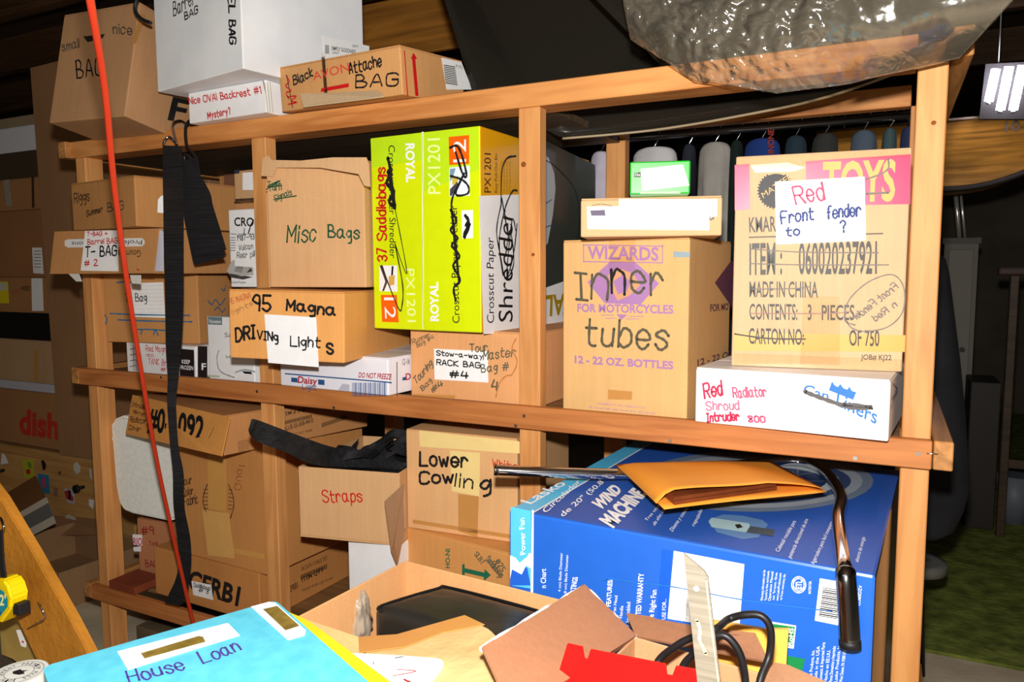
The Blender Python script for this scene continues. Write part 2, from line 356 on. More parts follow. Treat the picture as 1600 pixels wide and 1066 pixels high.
# ================================================================== the shelf
OAK = (222, 146, 74)
WX, WY, WZ = (grained((216, 148, 84), 0, (180, 110, 54)), grained((200, 138, 76), 1), grained((216, 154, 92), 2, (194, 128, 70)))
RAILM = grained((192, 122, 66), 0, (160, 94, 46))
shelf = thing('storage_shelf', 'long open wooden storage shelf of orange timber filled with boxes', 'shelf', (0, 0, 0))
def wood(name, lo, hi, mat, bev=.002):
    bm = bmesh.new(); bm_box(bm, lo, hi, bev, 1); return mesh_obj(name, bm, mat, shelf)
TP, MP, BP = (1.638, 1.688), (.925, .977), (.212, .260)
for x0, dpt, wd in ((-2.293, .06, .046), (-1.547, .04, .05), (-.747, .035, .052), (.030, .04, .047)):
    wood('post', (x0, 0, 0), (x0+wd, dpt, TP[0] if x0 < 0 else 1.66), WZ)
    wood('rear_post', (x0+.005 if x0 < 0 else x0, .56, 0), (x0+wd+.01, .6, 1.672), WZ)
wood('top_rail', (-2.312, -.004, TP[0]), (.029, .078, TP[1]), WX)
wood('rear_top_rail', (-2.30, .56, 1.672), (.03, .6, 1.722), WX)
mr = wood('front_rail', (-2.308, -.022, MP[0]), (.079, -.001, MP[1]), RAILM)
wood('rear_rail', (-2.30, .602, MP[0]), (.079, .62, MP[1]), RAILM)
wood('front_rail', (-2.308, -.022, BP[0]), (.079, -.001, BP[1]), RAILM)
for z0, z1 in (TP, MP, BP):
    wood('side_rail', (.081, -.018, z0), (.112, .62, z1), WY)
    wood('side_rail', (-2.345, -.02, z0), (-2.310, .62, z1), WY)
PLY = grained((150, 110, 66), 0, None, .5)
wood('shelf_board', (-2.309, .0645, .944), (.029, .555, .961), PLY, 0)
wood('shelf_board', (-2.309, .0645, .235), (.029, .555, .2495), PLY, 0)
wood('top_board', (-2.309, .08, 1.642), (-.70, .555, 1.659), grained((92, 74, 56), 0), 0)
def screw(x, z, o=mr):
    bm = bmesh.new(); bm_disc(bm, (x, -.0222, z), (0, -1, 0), .004, .0012, 12); mesh_obj('screw', bm, plain((200, 195, 185), .3, 1), o)
for q in ((402, 612), (522, 638), (819, 650), (806, 666), (1047, 690), (1336, 716), (1435, 709), (252, 588)):
    p = at(q, -.022); screw(p.x, min(max(p.z, MP[0]+.006), MP[1]-.006))
bm = bmesh.new(); bm_tube(bm, [V((.07, -.024, .955)), V((.088, -.0215, .955))], .0012, 6); mesh_obj('nail', bm, plain((210, 205, 200), .3, 1), mr)

# ================================================================== boxes on top of the shelf
b = Carton('cardboard_box', 'tilted brown carton marked small nice bag at the top left of the shelf', 'box', -2.177, -.15, 1.71, 2.9, .309, .26, .322, card((176, 126, 74)), -10.8, 1.4, flaps=True)
f = b.face()
f.hand('small', (97, 80), (124, 74), (96, 66), INKS, .003); f.hand('nice', (177, 53), (206, 54), (176, 38), INKS, .0035); f.hand('BAG', (120, 122), (160, 116), (118, 95), INK, .0045)
f.poly([(130, 57), (137, 66), (160, 60), (164, 53), (148, 55)], plain((30, 20, 12), .9), 'hand_hole', .0008)
f.poly([(219, 22), (227, 22), (212, 68), (206, 68)], TAPE, 'packing_tape', .0007)
r = b.face('r'); r.print_('F', (262, 186), (288, 191), (270, 152), INK, .03); b.done()
bm = bmesh.new(); bm_tube(bm, smooth_pts([at(q, -.17) for q in ((236, 36), (222, 30), (213, 20), (211, 8), (217, -6), (232, -12))]), .0045, 8)
prop(mesh_obj('cord', bm, BLACK), 'black cord loop over the top corner of the tilted brown carton', 'cord')

b = Carton('cardboard_box', 'short white box lettered in red under the big white carton', 'box', -1.745, -.03, 1.689, -2.3, .298, .11, .0822, WHITE, flaps=False)
f = b.face(); f.hand('Nice OVAl Backrest #1', (296, 163), (408, 146), (294, 153), RED, .003, .8); f.hand('Mystery?', (325, 186), (360, 178), (324, 176), RED, .003, .8)
f.stroke([(411, 126), (415, 145)], INK, .002); r = b.face('r')
for i in range(3): r.poly([(413+i*4, 128), (414.5+i*4, 128), (419+i*4, 176), (417.5+i*4, 176)], plain((200, 196, 180)), 'printed_panel')
b.done()
b = Carton('cardboard_box', 'big white carton with black writing standing highest on the shelf', 'box', -1.81, -.075, 1.7722, -9.7, .395, .392, .36, mottled('white_card', (228, 231, 236), (243, 245, 248), 6, .6), flaps=True)
f = b.face(); f.hand('Barrel', (271, 26), (301, 8), (270, 5), INK, .0035); f.hand('BAG', (289, 31), (309, 20), (288, 20), INK, .0035)
f.hand('BARREL BAG', (355, -60), (359, 68), (365, -60), INK, .005, .6)
r = b.face('r'); k = r.label([(504, 56), (577, 72), (577, 120), (507, 100)])
for i in range(7): k.poly([(508+i*.9, 70+i*.1), (508.5+i*.9, 70+i*.1), (508.9+i*.9, 84), (508.4+i*.9, 84)], INK, 'barcode', .0006)
k.print_('SIMPLY GOODNESS', (518, 78), (556, 84), (518, 72), INK, .01); k.print_('CANDY', (519, 84), (530, 85), (519, 80), INK); k.print_('7097T', (550, 74), (560, 75), (550, 70), INK); b.done()

b = Carton('cardboard_box', 'brown carton with red printing and black writing on the shelf top beside the white carton', 'box', -1.409, -.027, 1.689, -4.6, .397, .248, .109, card((200, 140, 74)), 4.8, .7, flaps=True)
f = b.face(); f.hand('Black', (459, 133), (489, 119), (457, 120), INK, .004); f.hand('Attache', (546, 116), (596, 102), (544, 99), INK, .004); f.hand('BAG', (556, 137), (621, 133), (556, 118), INK, .004, .6)
f.print_('AVON', (490, 126), (546, 111), (488, 113), plain((214, 64, 50), .6)); f.poly([(502, 138), (545, 130), (545, 136), (501, 144)], RED)
f.stroke([(447, 118), (452, 128), (446, 134), (455, 142), (447, 145), (452, 155)], RED, .003); f.stroke([(449, 152), (463, 150), (455, 158), (464, 160), (450, 163)], RED, .003); f.stroke([(448, 118), (457, 168)], INKS, .003)
f.poly([(502, 82), (507, 80), (513, 165), (508, 165)], CLEAR, 'packing_tape')
r = b.face('r'); r.poly([(644, 92), (649, 92), (654, 150), (649, 150)], RED); r.poly([(646, 82), (652, 92), (642, 92)], RED)
r.stroke([(632, 80), (637, 150)], RED, .004)
k = r.label([(690, 90), (721, 97), (738, 140), (698, 140)])
for i in range(11): k.poly([(693+i*.3, 101+i*2.8), (711+i*.4, 104+i*2.8), (711+i*.4, 105.3+i*2.8), (693+i*.3, 102.3+i*2.8)], INK, 'barcode', .0006)
k.print_('7171', (712, 106), (722, 108), (712, 101), INK); b.done()
m = b.M
bm = bmesh.new(); bm_prism(bm, [at((468, 146), -.034), at((586, 136), -.044), at((600, 152), -.075), at((474, 168), -.062)], (0, .001, .003)); 
o = mesh_obj('cardboard_flap', bm, card((206, 168, 112)), None); o.parent = b.root; o.matrix_parent_inverse = m.inverted()

# ================================================================== left bay, upper shelf
b = Carton('cardboard_box', 'white carton with black keep frozen panels behind the hanging strap', 'box', -2.181, .06, .9615, -1.3, .324, .25, .097, WHITE, flaps=False)
f = b.face(); f.hand('Red Magna', (228, 549), (264, 551), (228, 540), RED, .002); f.hand('1800', (228, 557), (240, 558), (228, 553), RED, .0015); f.hand('TANK Bra', (232, 569), (264, 572), (232, 560), RED, .002); f.hand('#1', (251, 580), (262, 581), (251, 573), RED, .002)
f.poly([(281, 545), (303, 547), (304, 594), (281, 592)], plain((34, 22, 24))); f.print_('KEEP', (284, 568), (297, 569), (284, 562), WHITE, .02); f.print_('FROZEN', (281.5, 577), (302, 578.5), (281.5, 571), WHITE, .02)
for i in range(4): f.stroke([(203, 546+i*9), (213, 545+i*9), (214, 552+i*9)], INK, .0018)
f.stroke([(208, 540), (209, 585)], INK, .0018)
r = b.face('r'); r.poly([(309, 541), (324, 541), (324, 594), (309, 594)], plain((34, 22, 24))); r.print_('F', (315, 578), (322, 578), (315, 568), WHITE, .02); b.done()

b = Carton('cardboard_box', 'brown carton with blue scribbles and a taped note below the slanted flap box', 'box', -2.234, .031, 1.0595, 12.2, .345, .2, .216, card((190, 128, 64)))
f = b.face(); k = f.label([(197, 443), (255, 441), (258, 497), (206, 495)]); k.hand('T- Bag', (196, 471), (229, 471), (196, 459), INK, .0028)
for i in range(8): k.poly([(199+i*1.2, 447+i*6), (256, 446+i*6), (256, 446.5+i*6), (199+i*1.2, 447.5+i*6)], plain((205, 212, 225)), 'ruled_line', .0005)
BL = plain((42, 104, 150), .6)
for pl in ([(172, 490), (220, 492), (296, 493)], [(184, 500), (240, 502), (300, 503)], [(164, 492), (167, 500), (165, 506)], [(182, 442), (196, 440)], [(215, 515), (235, 515), (262, 517)], [(220, 522), (222, 516)], [(240, 523), (243, 516), (247, 524)]): f.stroke(pl, BL, .004)
r = b.face('r'); r.stroke([(325, 470), (331, 476), (337, 468), (344, 477), (352, 466)], BL, .004); r.stroke([(335, 485), (341, 480), (347, 488), (352, 482)], BL, .004); r.stroke([(346, 450), (350, 455), (353, 446)], BL, .004); b.done()

b = Carton('cardboard_box', 'flat brown carton with slanted front flap and red and black lettered note', 'box', -2.205, -.122, 1.2765, 4.1, .408, .28, .126, card((184, 124, 64)), 0, 0, flaps=False)
Mi = b.M.inverted(); fl = [at((85, 362), -.127), at((248, 357), -.104), at((240, 427), -.131), at((78, 428), -.155)]; nn = (fl[1]-fl[0]).cross(fl[3]-fl[0]).normalized(); nn = nn if nn.y < 0 else -nn
bm = bmesh.new(); bm_prism(bm, [Mi @ p for p in fl], Mi.to_3x3() @ (-nn*.003)); mesh_obj('front_flap', bm, card((184, 124, 64)), b.root)
f = Sheet(b.root, fl[0], nn); b.sh['f'] = f; PILL = plain((225, 225, 222))
f.poly([(101, 376), (106, 374), (222, 372), (226, 376), (226, 381), (222, 385), (106, 387), (101, 384)], PILL); f.print_('Professional Buttons', (222, 375), (112, 378), (222, 382), plain((60, 50, 50)), 0); f.print_('Gourmet', (220, 391), (184, 391), (220, 402), plain((60, 40, 30)))
k = f.label([(133, 361), (184, 360), (185, 424), (126, 423)])
k.hand('T-BAG +', (136, 369), (168, 368), (136, 363), RED, .0026, .8); k.hand('Barrel BAG', (137, 382), (183, 380), (137, 374), RED, .0026, .8); k.hand('T- BAG', (133, 401), (182, 399), (133, 386), INK, .0045, .7); k.hand('# 2', (132, 416), (153, 415), (132, 407), RED, .0032, .8)
f.poly([(213, 420), (218, 421), (216, 424)], RED)
b.done()
for q in ([(107, 428), (122, 428), (127, 440), (119, 440)], [(203, 430), (219, 430), (219, 444), (206, 443)]):
    bm = bmesh.new(); bm_prism(bm, [b.M.inverted() @ at(p, -.15) for p in q], (0, .003, 0)); mesh_obj('tuck_tab', bm, plain((216, 214, 208)), b.root)
bm = bmesh.new(); bm_prism(bm, [b.M.inverted() @ at(p, -.10) for p in ((248, 358), (255, 362), (254, 424), (241, 424))], (0, .003, 0)); mesh_obj('side_flap', bm, plain((205, 205, 222)), b.root)

b = Carton('cardboard_box', 'brown carton with faint summer bag writing on top of the slanted flap box', 'box', -2.14, -.12, 1.4035, -7.2, .335, .32, .135, card((176, 118, 58)))
f = b.face(); f.hand('Riggs', (116, 318), (140, 313), (115, 303), INK, .003); f.hand('Summer', (135, 338), (160, 331), (135, 329), INK, .0028); f.hand('BAG', (168, 330), (193, 327), (168, 317), INKS, .003)
r = b.face('r'); r.label([(247, 312), (252, 306), (262, 304), (262, 334), (246, 332)]); b.done()

b = Carton('cardboard_box', 'reddish brown carton at the back behind the wide dangling strap', 'box', -1.98, .30, .9615, 0, .245, .24, .64, card((132, 82, 50))); b.done()

b = Carton('cardboard_box', 'white appliance box with grey tab beside the driving lights carton', 'box', -1.777, .03, .9615, -2.6, .19, .2, .191, WHITE, flaps=False)
f = b.face(); f.poly([(325, 495), (347, 496), (347, 508), (325, 507)], plain((110, 130, 138))); f.print_('Nuwave', (327, 505), (345, 505.5), (327, 499), WHITE, .01)
f.stroke([(342, 548), (339, 560), (344, 580), (366, 590)], plain((150, 160, 168)), .004); f.stroke([(368, 582), (382, 578), (398, 581)], plain((160, 168, 175)), .004); f.poly([(378, 580), (392, 581), (394, 585), (382, 584)], INK)
f.print_('Sa', (351, 527), (361, 527), (351, 520), GREY_INK); f.print_('Inf', (353, 560), (361, 560), (353, 555), GREY_INK); f.poly([(324, 586), (343, 587), (343, 590), (324, 589)], plain((190, 200, 170))); b.done()
b = Carton('cardboard_box', 'plain white carton hidden behind the driving lights carton', 'box', -1.72, .24, .9615, 0, .165, .22, .275, WHITE, flaps=False); b.done()
b = Carton('cardboard_box', 'slim white cooker box with a bowl picture left of the wooden post', 'box', -1.707, .06, 1.2375, 1, .14, .2, .221, WHITE, flaps=False)
f = b.face(); f.print_('CROCK', (366, 353), (418, 354), (366, 340), INK, .02)
f.print_('Makes versatile meals', (360, 367), (396, 367), (360, 364), INK); 
for i in range(6): f.poly([(360, 371+i*4), (368, 371+i*4), (368, 372+i*4), (360, 372+i*4)], GREY_INK)
f.poly([(354, 424), (362, 408), (370, 404), (384, 404), (396, 420), (396, 430), (376, 432), (360, 430)], plain((186, 184, 182))); f.poly([(366, 424), (372, 410), (382, 408), (392, 418), (394, 424), (380, 428)], plain((110, 70, 58))); f.poly([(355, 427), (395, 433), (380, 437), (362, 434)], plain((70, 66, 66)))
f.stroke([(388, 365), (392, 352), (396, 344)], INK, .004); f.stroke([(381, 367), (382, 357)], INK, .003)
k = f.label([(368, 368), (400, 366), (400, 418), (367, 416)]); k.hand('1987-93', (370, 376), (397, 374), (370, 368), INK, .0022); k.hand('Vulcan', (373, 391), (395, 389), (373, 382), INK, .0018); k.hand('Rear pill', (370, 404), (398, 401), (370, 395), INK, .0018)
f.print_('Hundred Recipes', (358, 443), (384, 443), (358, 439), INK); b.done()
bm = bmesh.new(); bm_box(bm, (-1.70, .075, 1.459), (-1.56, .25, 1.4775), .002)
prop(mesh_obj('cardboard_pad', bm, KRAFT_D), 'thin brown cardboard pad on the slim white cooker box', 'cardboard')
b = Carton('cardboard_box', 'small brown carton with blank white label above the slim cooker box', 'box', -1.669, .05, 1.478, -3.5, .142, .18, .086, card((196, 146, 88)), flaps=True)
f = b.face(); f.label([(379, 270), (396, 269), (396, 297), (379, 297)]); f.poly([(366, 311), (400, 309), (400, 315), (366, 317)], CLEAR, 'packing_tape')
f.poly([(366, 266), (374, 265), (374, 271), (366, 272)], plain((40, 52, 66)), 'blue_tape'); b.done()

# ================================================================== second bay, upper shelf
b = Carton('cardboard_box', 'white dairy carton with red and blue print under the driving lights carton', 'box', -1.451, -.02, .9775, -3.0, .368, .3, .093, mottled('dairy_white', (228, 228, 240), (238, 238, 248), 5, .5), flaps=True)
f = b.face(); NAVY = plain((38, 84, 140)); DRED = plain((176, 24, 40))
f.print_('Daisy', (465, 598), (495, 601), (466, 588), DRED, .025); f.poly([(455, 590), (465, 591), (465, 598), (455, 597)], NAVY); f.poly([(497, 593), (507, 594), (507, 602), (497, 601)], NAVY); f.hand('Light', (472, 608), (494, 610), (472, 600), NAVY, .0018)
f.print_('DO NOT FREEZE', (560, 590), (611, 593), (561, 582), DRED, .02); f.poly([(445, 583), (612, 597), (612, 599), (445, 585)], NAVY)
for i in range(22): f.poly([(550+i*2.5, 598), (550.8+i*2.5+(i*7 % 3)*.4, 598), (550.8+i*2.5+(i*7 % 3)*.4, 619), (550+i*2.5, 619)], NAVY, 'barcode')
f.poly([(535, 600), (546, 601), (546, 612), (528, 610)], plain((190, 190, 205)), 'packing_tape')
r = b.face('r'); r.print_('12-16', (629, 571), (640, 569), (629, 561), INK); r.poly([(629, 590), (634, 589), (634, 594), (629, 595)], NAVY); r.print_('D', (634, 594), (642, 593), (634, 584), DRED, .02)
for i in range(11): f.poly([(619.5, 566+i*5), (621, 566+i*5), (621, 569+i*5), (619.5, 569+i*5)], GREY_INK)
b.done()

b = Carton('cardboard_box', 'brown carton marked driving lights by hand jutting out past the shelf edge', 'box', -1.439, -.2, 1.0715, 12.9, .306, .418, .168, card((220, 148, 70)), -.1, 1.2)
f = b.face(); f.hand('95', (395, 486), (422, 486), (395, 462), INK, .006, .7); f.hand('Magna', (448, 484), (523, 493), (448, 468), INK, .006, .7)
k = f.label([(413, 491), (494, 496), (498, 574), (419, 567)], WHITE)
f.hand('DRI', (369, 534), (398, 529), (368, 514), INK, .006, .6, lift=.0026); f.hand('VINg', (402, 529), (434, 534), (402, 516), INK, .0042, .6, lift=.0026); f.hand('Light', (454, 541), (500, 543), (454, 526), INK, .0038, .6, lift=.0026); f.hand('S', (511, 552), (520, 553), (511, 537), INK, .006, .4, lift=.0026)
PEN = plain((160, 110, 62)); f.hand('95 MAGNA', (359, 476), (392, 466), (358, 467), plain((170, 70, 50)), .0012); f.hand('lights', (363, 492), (395, 477), (362, 485), plain((130, 90, 60)), .0012)
b.done()

b = Carton('cardboard_box', 'brown carton marked misc bags on top of the driving lights carton', 'box', -1.42, -.078, 1.2415, 10.6, .272, .094, .312, card((208, 154, 92)), flaps=True)
f = b.face(); DG = plain((14, 78, 50), .6)
f.hand('Misc', (448, 380), (493, 376), (450, 354), DG, .0042, .9); f.hand('Bags', (513, 371), (561, 374), (513, 352), DG, .0042, .9)
f.hand('Turn', (420, 299), (440, 297), (418, 284), DG, .0022); f.hand('Signals', (430, 315), (456, 304), (428, 306), DG, .0022); f.stroke([(416, 296), (438, 282), (418, 292), (440, 290)], DG, .003); f.stroke([(428, 312), (463, 306)], DG, .003)
CREASE = plain((222, 180, 124), .6)
for pl in ([(440, 262), (458, 300), (478, 330)], [(462, 255), (484, 350), (490, 420)], [(500, 252), (512, 340)], [(535, 256), (545, 400)], [(420, 268), (470, 258), (540, 258), (576, 272)], [(460, 305), (500, 310), (532, 328)]): f.stroke(pl, CREASE, .0010, 'crease')
b.done()
bm = bmesh.new(); bm_prism(bm, [b.M.inverted() @ at(q, -.083) for q in ((411, 247), (420, 243), (424, 250), (470, 251), (520, 246), (572, 246), (576, 256), (578, 292), (569, 290), (560, 272), (500, 262), (432, 262), (426, 276), (408, 275))], (0, .0035, 0))
mesh_obj('torn_flap', bm, card((214, 162, 100)), b.root)

YG, LIME, AMB = plain((212, 230, 12), .3), plain((190, 228, 30), .3), plain((222, 160, 14), .3)
def shcol(c, n): return 1 if n.x > .5 else 0
b = Carton('cardboard_box', 'tall lime yellow shredder box with heavy scribbles and orange 12 squares', 'box', -1.152, .0, 1.1385, -2.5, .316, .62, .468, KRAFT, flaps=False, mats=([YG, AMB], shcol))
f = b.face(); ORG = plain((240, 98, 10), .4); PALE = plain((236, 248, 170), .4)
f.poly([(579, 217), (660, 207), (660, 250), (581, 262)], LIME, lift=.0004); f.poly([(661, 207), (747, 199), (749, 265), (661, 300)], LIME, lift=.0004)
f.poly([(659, 206), (662, 206), (662, 514), (660, 514)], plain((236, 244, 190)), 'seam', .0006); f.stroke([(661, 207), (660, 260), (662, 330), (660, 400), (662, 512)], plain((150, 175, 40)), .0012, 'seam', .0009)
f.print_('ROYAL', (634, 224), (635, 285), (647, 224), WHITE, .035); f.print_('Crosscut Paper Shredder', (607, 227), (609, 403), (617, 227), INK); f.print_('PX1201', (634, 420), (637, 503), (647, 420), PALE)
f.poly([(595, 461), (620, 461), (623, 504), (597, 503)], ORG); f.print_('12', (600, 465), (602, 498), (617, 465), WHITE)
f.poly([(592.5, 415), (620.7, 415), (621, 456), (593, 455)], WHITE); f.poly([(593, 415), (598, 415), (606, 440), (600, 455), (597, 455), (602, 440)], plain((80, 60, 50)), lift=.0009); f.poly([(607, 432), (617, 430), (616, 445), (608, 447)], plain((214, 168, 80)), lift=.0009); f.poly([(612, 416), (615, 416), (614, 430), (611, 431)], INK, lift=.0009)
f.hand('37 Saddlebags', (604, 408), (601, 262), (590, 408), RED, .0048, .7)
f.stroke([(606, 247), (611, 273), (604, 285), (614, 301), (608, 315), (617, 325)], INK, .009); f.stroke([(607, 268), (612, 290), (616, 322)], INK, .012, lift=.0021)
f.stroke([(617, 325), (636, 428), (617, 381)], INK, .0026); f.stroke([(617, 381), (629, 445), (628, 478), (622, 481), (596, 415)], INK, .0034)
f.print_('PX1201', (688, 303), (687, 216), (669, 303), PALE); f.print_('ROYAL', (685, 502), (684, 441), (673, 502), WHITE, .035); f.print_('Crosscut Paper Shredder', (718, 505), (714, 321), (707, 505), INK)
f.poly([(701, 214), (733, 211), (733, 256), (702, 258)], ORG); f.print_('12', (728, 253), (728, 218), (708, 254), WHITE)
f.poly([(702, 262), (734, 259), (734, 306), (702, 307)], plain((226, 236, 244))); f.poly([(706, 277), (716, 275), (715, 288), (707, 289)], plain((206, 180, 60)), lift=.0009); f.poly([(703, 296), (714, 284), (716, 288), (706, 306), (703, 306)], plain((60, 60, 70)), lift=.0009); f.poly([(703, 264), (712, 263), (708, 276), (703, 284)], plain((120, 150, 180)), lift=.0009)
f.stroke([(703, 231), (714, 228), (722, 244), (729, 274), (723, 272), (712, 238)], INK, .0055); f.stroke([(704, 275), (722, 281), (732, 292), (730, 303), (712, 303), (726, 270), (707, 309), (706, 335)], INK, .005)
f.stroke([(704, 328), (713, 345), (704, 360), (715, 372), (706, 384), (718, 400), (708, 415), (719, 438), (709, 450), (712, 470)], INK, .006); f.stroke([(706, 330), (717, 438)], INK, .007, lift=.0022)
f.poly([(721, 329), (739, 328), (739, 372), (722, 373)], WHITE); f.stroke([(727, 337), (732, 345), (728, 352), (734, 350), (728, 360), (725, 372), (732, 356)], INK, .008)
r = b.face('r'); r.poly([(748.5, 306), (930, 300), (930, 520), (755.5, 522)], WHITE, lift=.0005)
r.print_('PX1201', (767, 301), (767, 240), (757, 301), INK); r.print_('Easy Pull-Out Bin', (777, 301), (777, 240), (773, 301), INK)
for i in range(4): r.print_('Pull out paper shred bin waste', (784+i*4.5, 301), (784+i*4.5, 252), (782+i*4.5, 301), plain((120, 84, 20)))
r.print_('Crosscut Paper', (772, 505), (771, 372), (761, 505), INK); r.print_('Shredder', (801, 503), (801, 330), (779, 503), INK)
for pl in ([(783, 320), (784, 270), (792, 248), (806, 244)], [(783, 320), (776, 360), (782, 400), (790, 435), (802, 400), (808, 350)], [(786, 430), (780, 380), (788, 330), (800, 300), (808, 298)], [(790, 400), (797, 360), (803, 410), (792, 430), (800, 345), (806, 360)], [(784, 310), (796, 380)]): r.stroke(pl, INK, .005)
r.poly([(846, 217), (930, 258), (930, 448), (880, 440), (846, 452)], plain((56, 62, 58), .35), lift=.0008); r.poly([(846, 240), (857, 246), (866, 270), (868, 295), (864, 335), (856, 380), (846, 392)], plain((180, 184, 192)), lift=.0012)
r.stroke([(851, 250), (870, 262), (900, 300), (905, 360), (888, 400)], BLACK, .003); r.stroke([(850, 320), (862, 312)], NAVY, .003); r.stroke([(850, 356), (862, 352)], NAVY, .003)
r.print_('ROYAL', (925, 456), (852, 463), (924, 484), plain((170, 140, 20)), .03); b.done()

b = Carton('cardboard_box', 'water stained brown carton with rack bag note beneath the lime shredder box', 'box', -1.075, .045, .9615, -1.5, .352, .42, .1765, card((214, 146, 82)))
f = b.face(); k = f.label([(678, 545), (762, 549), (763, 598), (679, 593)], WHITE)
k.hand('Stow-a-way', (682, 555), (754, 561), (682, 548), INK, .0028, .7); k.hand('RACK BAG', (682, 570), (750, 575), (682, 562), INK, .003, .6); k.hand('#4', (703, 590), (731, 591), (703, 580), INK, .004, .6)
PN = plain((96, 92, 72)); f.hand('Runner', (645, 538), (672, 526), (643, 531), PN, .0018); f.hand('Bag #4', (652, 543), (678, 529), (650, 537), PN, .0018)
f.hand('Touring', (650, 601), (676, 570), (646, 591), PN, .0028); f.hand('Bag', (660, 611), (675, 596), (656, 605), PN, .0024); f.hand('#4', (675, 615), (692, 603), (673, 606), PN, .003)
f.hand('Tour', (734, 549), (762, 549), (733, 537), PN, .003); f.hand('Master', (755, 562), (805, 556), (755, 548), PN, .003); f.hand('Bag #', (752, 582), (794, 578), (752, 570), PN, .003); f.hand('4', (768, 610), (778, 610), (768, 595), PN, .004)
f.stroke([(806, 530), (800, 545), (808, 565), (800, 585), (790, 588), (780, 600), (775, 620)], plain((186, 120, 60)), .003, 'water_stain'); f.poly([(645, 616), (711, 618), (711, 626), (645, 622)], TAPE, 'packing_tape'); b.done()

# ================================================================== third bay, upper shelf
b = Carton('cardboard_box', 'tan carton with purple print marked inner tubes by hand', 'box', -.656, .04, .9615, -4.5, .29, .314, .3865, card((210, 158, 88)))
f = b.face(); PU = plain((166, 120, 172), .6)
f.print_('WIZARDS', (918, 404), (1029, 407), (918, 385), PU, .03)
for a, c in (((911, 382), (1036, 384)), ((911, 408), (1036, 410))): f.poly([a, c, (c[0], c[1]+1.6), (a[0], a[1]+1.6)], PU)
for x in (911, 1034.5): f.poly([(x, 382), (x+1.5, 382), (x+1.5, 410), (x, 410)], PU)
f.poly([(952, 410), (994, 411), (1030, 443), (1001, 476), (945, 474), (918, 441)], PU); f.poly([(950, 430), (970, 420), (990, 428), (1000, 446), (984, 462), (965, 470), (955, 452)], plain((204, 150, 110)), lift=.0009)
f.poly([(958, 440), (972, 430), (985, 440), (980, 455), (966, 460)], PU, lift=.0011)
f.poly([(951, 402), (992, 402), (992, 424), (951, 424)], CLEAR, 'packing_tape', .0014); f.poly([(951, 372), (994, 372), (991, 410), (954, 410)], CLEAR, 'packing_tape', .0013)
f.print_('FOR MOTORCYCLES', (902, 487), (1052, 490), (902, 475), PU, .03); f.poly([(963, 491), (980, 492), (971, 500)], PU)
for a, c, y in ((938, 960, 492), (946, 962, 497), (982, 1006, 494), (978, 998, 498)): f.poly([(a, y), (c, y), (c, y+1), (a, y+1)], PU)
f.print_('12 - 22 OZ. BOTTLES', (898, 567), (1052, 577), (898, 556), PU, .035)
f.print_('WIZARD INTL. INC. MADE IN U.S.A.', (933, 632), (1009, 639), (933, 629), PU); f.print_('PH: 713-447-7400  FAX: 703-447-8714  800-750-7220', (921, 638), (1024, 648), (921, 635), PU); f.print_('www.WizardsProd.com', (938, 647), (1004, 653), (938, 643), INKS)
f.poly([(950, 609), (988, 612), (987, 625), (950, 624)], TAPE, 'packing_tape', .0008); f.poly([(1052, 393), (1078, 394), (1078, 402), (1052, 402)], plain((140, 160, 170)), 'blue_smear', .0005)
OL = plain((86, 80, 62), .6); f.hand('I', (900, 468), (918, 470), (897, 427), OL, .006, .3); f.hand('n', (924, 466), (949, 468), (924, 408), OL, .006, .5); f.hand('n', (956, 459), (976, 462), (956, 403), INK, .006, .5); f.hand('er', (987, 457), (1036, 461), (987, 409), OL, .006, .5)
f.hand('tubes', (914, 540), (1042, 546), (916, 500), OL, .006, .5)
r = b.face('r'); r.poly([(1117, 442), (1142, 408), (1147, 408), (1147, 480), (1142, 478)], plain((104, 62, 84))); r.print_('FOR MOTO', (1110, 487), (1148, 483), (1110, 476), plain((104, 62, 84)), .02); r.print_('12 - 22 OZ', (1090, 572), (1145, 556), (1090, 562), plain((104, 62, 84)), .02); b.done()

b = Carton('cardboard_box', 'flat tan carton with a long blank white strip on the inner tubes carton', 'box', -.567, -.08, 1.3485, 15.4, .278, .25, .0775, card((208, 158, 98)))
f = b.face(); k = f.label([(917, 323), (1110, 320), (1108, 360), (918, 358)], WHITE); f.label([(967, 311), (1121, 311), (1120, 338), (1110, 340), (1108, 325), (967, 327)], WHITE, lift=.0020)
k.poly([(922, 329), (945, 328), (946, 337), (924, 337)], plain((96, 84, 110)), 'smudge', .0015); k.hand('xo', (949, 338), (959, 336), (949, 332), plain((190, 170, 190)), .001); k.hand('w u', (955, 353), (970, 352), (955, 348), plain((170, 160, 190)), .001)
f.hand('or', (1109, 344), (1119, 341), (1109, 336), INK, .0018); f.stroke([(925, 321), (940, 319), (957, 322)], INKS, .001); b.done()
b = Carton('cardboard_box', 'small bright green box with a pasted white paper on the flat tan carton', 'box', -.456, -.105, 1.4265, 17.1, .114, .2, .0625, plain((36, 178, 44), .35), flaps=False, part='box_body')
f = b.face(); k = f.label([(1001, 264), (1067, 257), (1077, 290), (1003, 298)], WHITE); f.poly([(991, 270), (1001, 269), (1001, 277), (991, 277)], INK); f.print_('Cho', (992, 275), (1000, 275), (992, 271), WHITE)
for y in (266, 272): 
    for i in range(14): k.poly([(1008+i*3, y-i*.3), (1009.6+i*3, y-i*.3), (1009.6+i*3, y+.8-i*.3), (1008+i*3, y+.8-i*.3)], GREY_INK, 'smudge', .0006)
f.poly([(1000, 300), (1063, 299), (1063, 302.5), (1000, 303)], plain((170, 220, 160))); b.done()

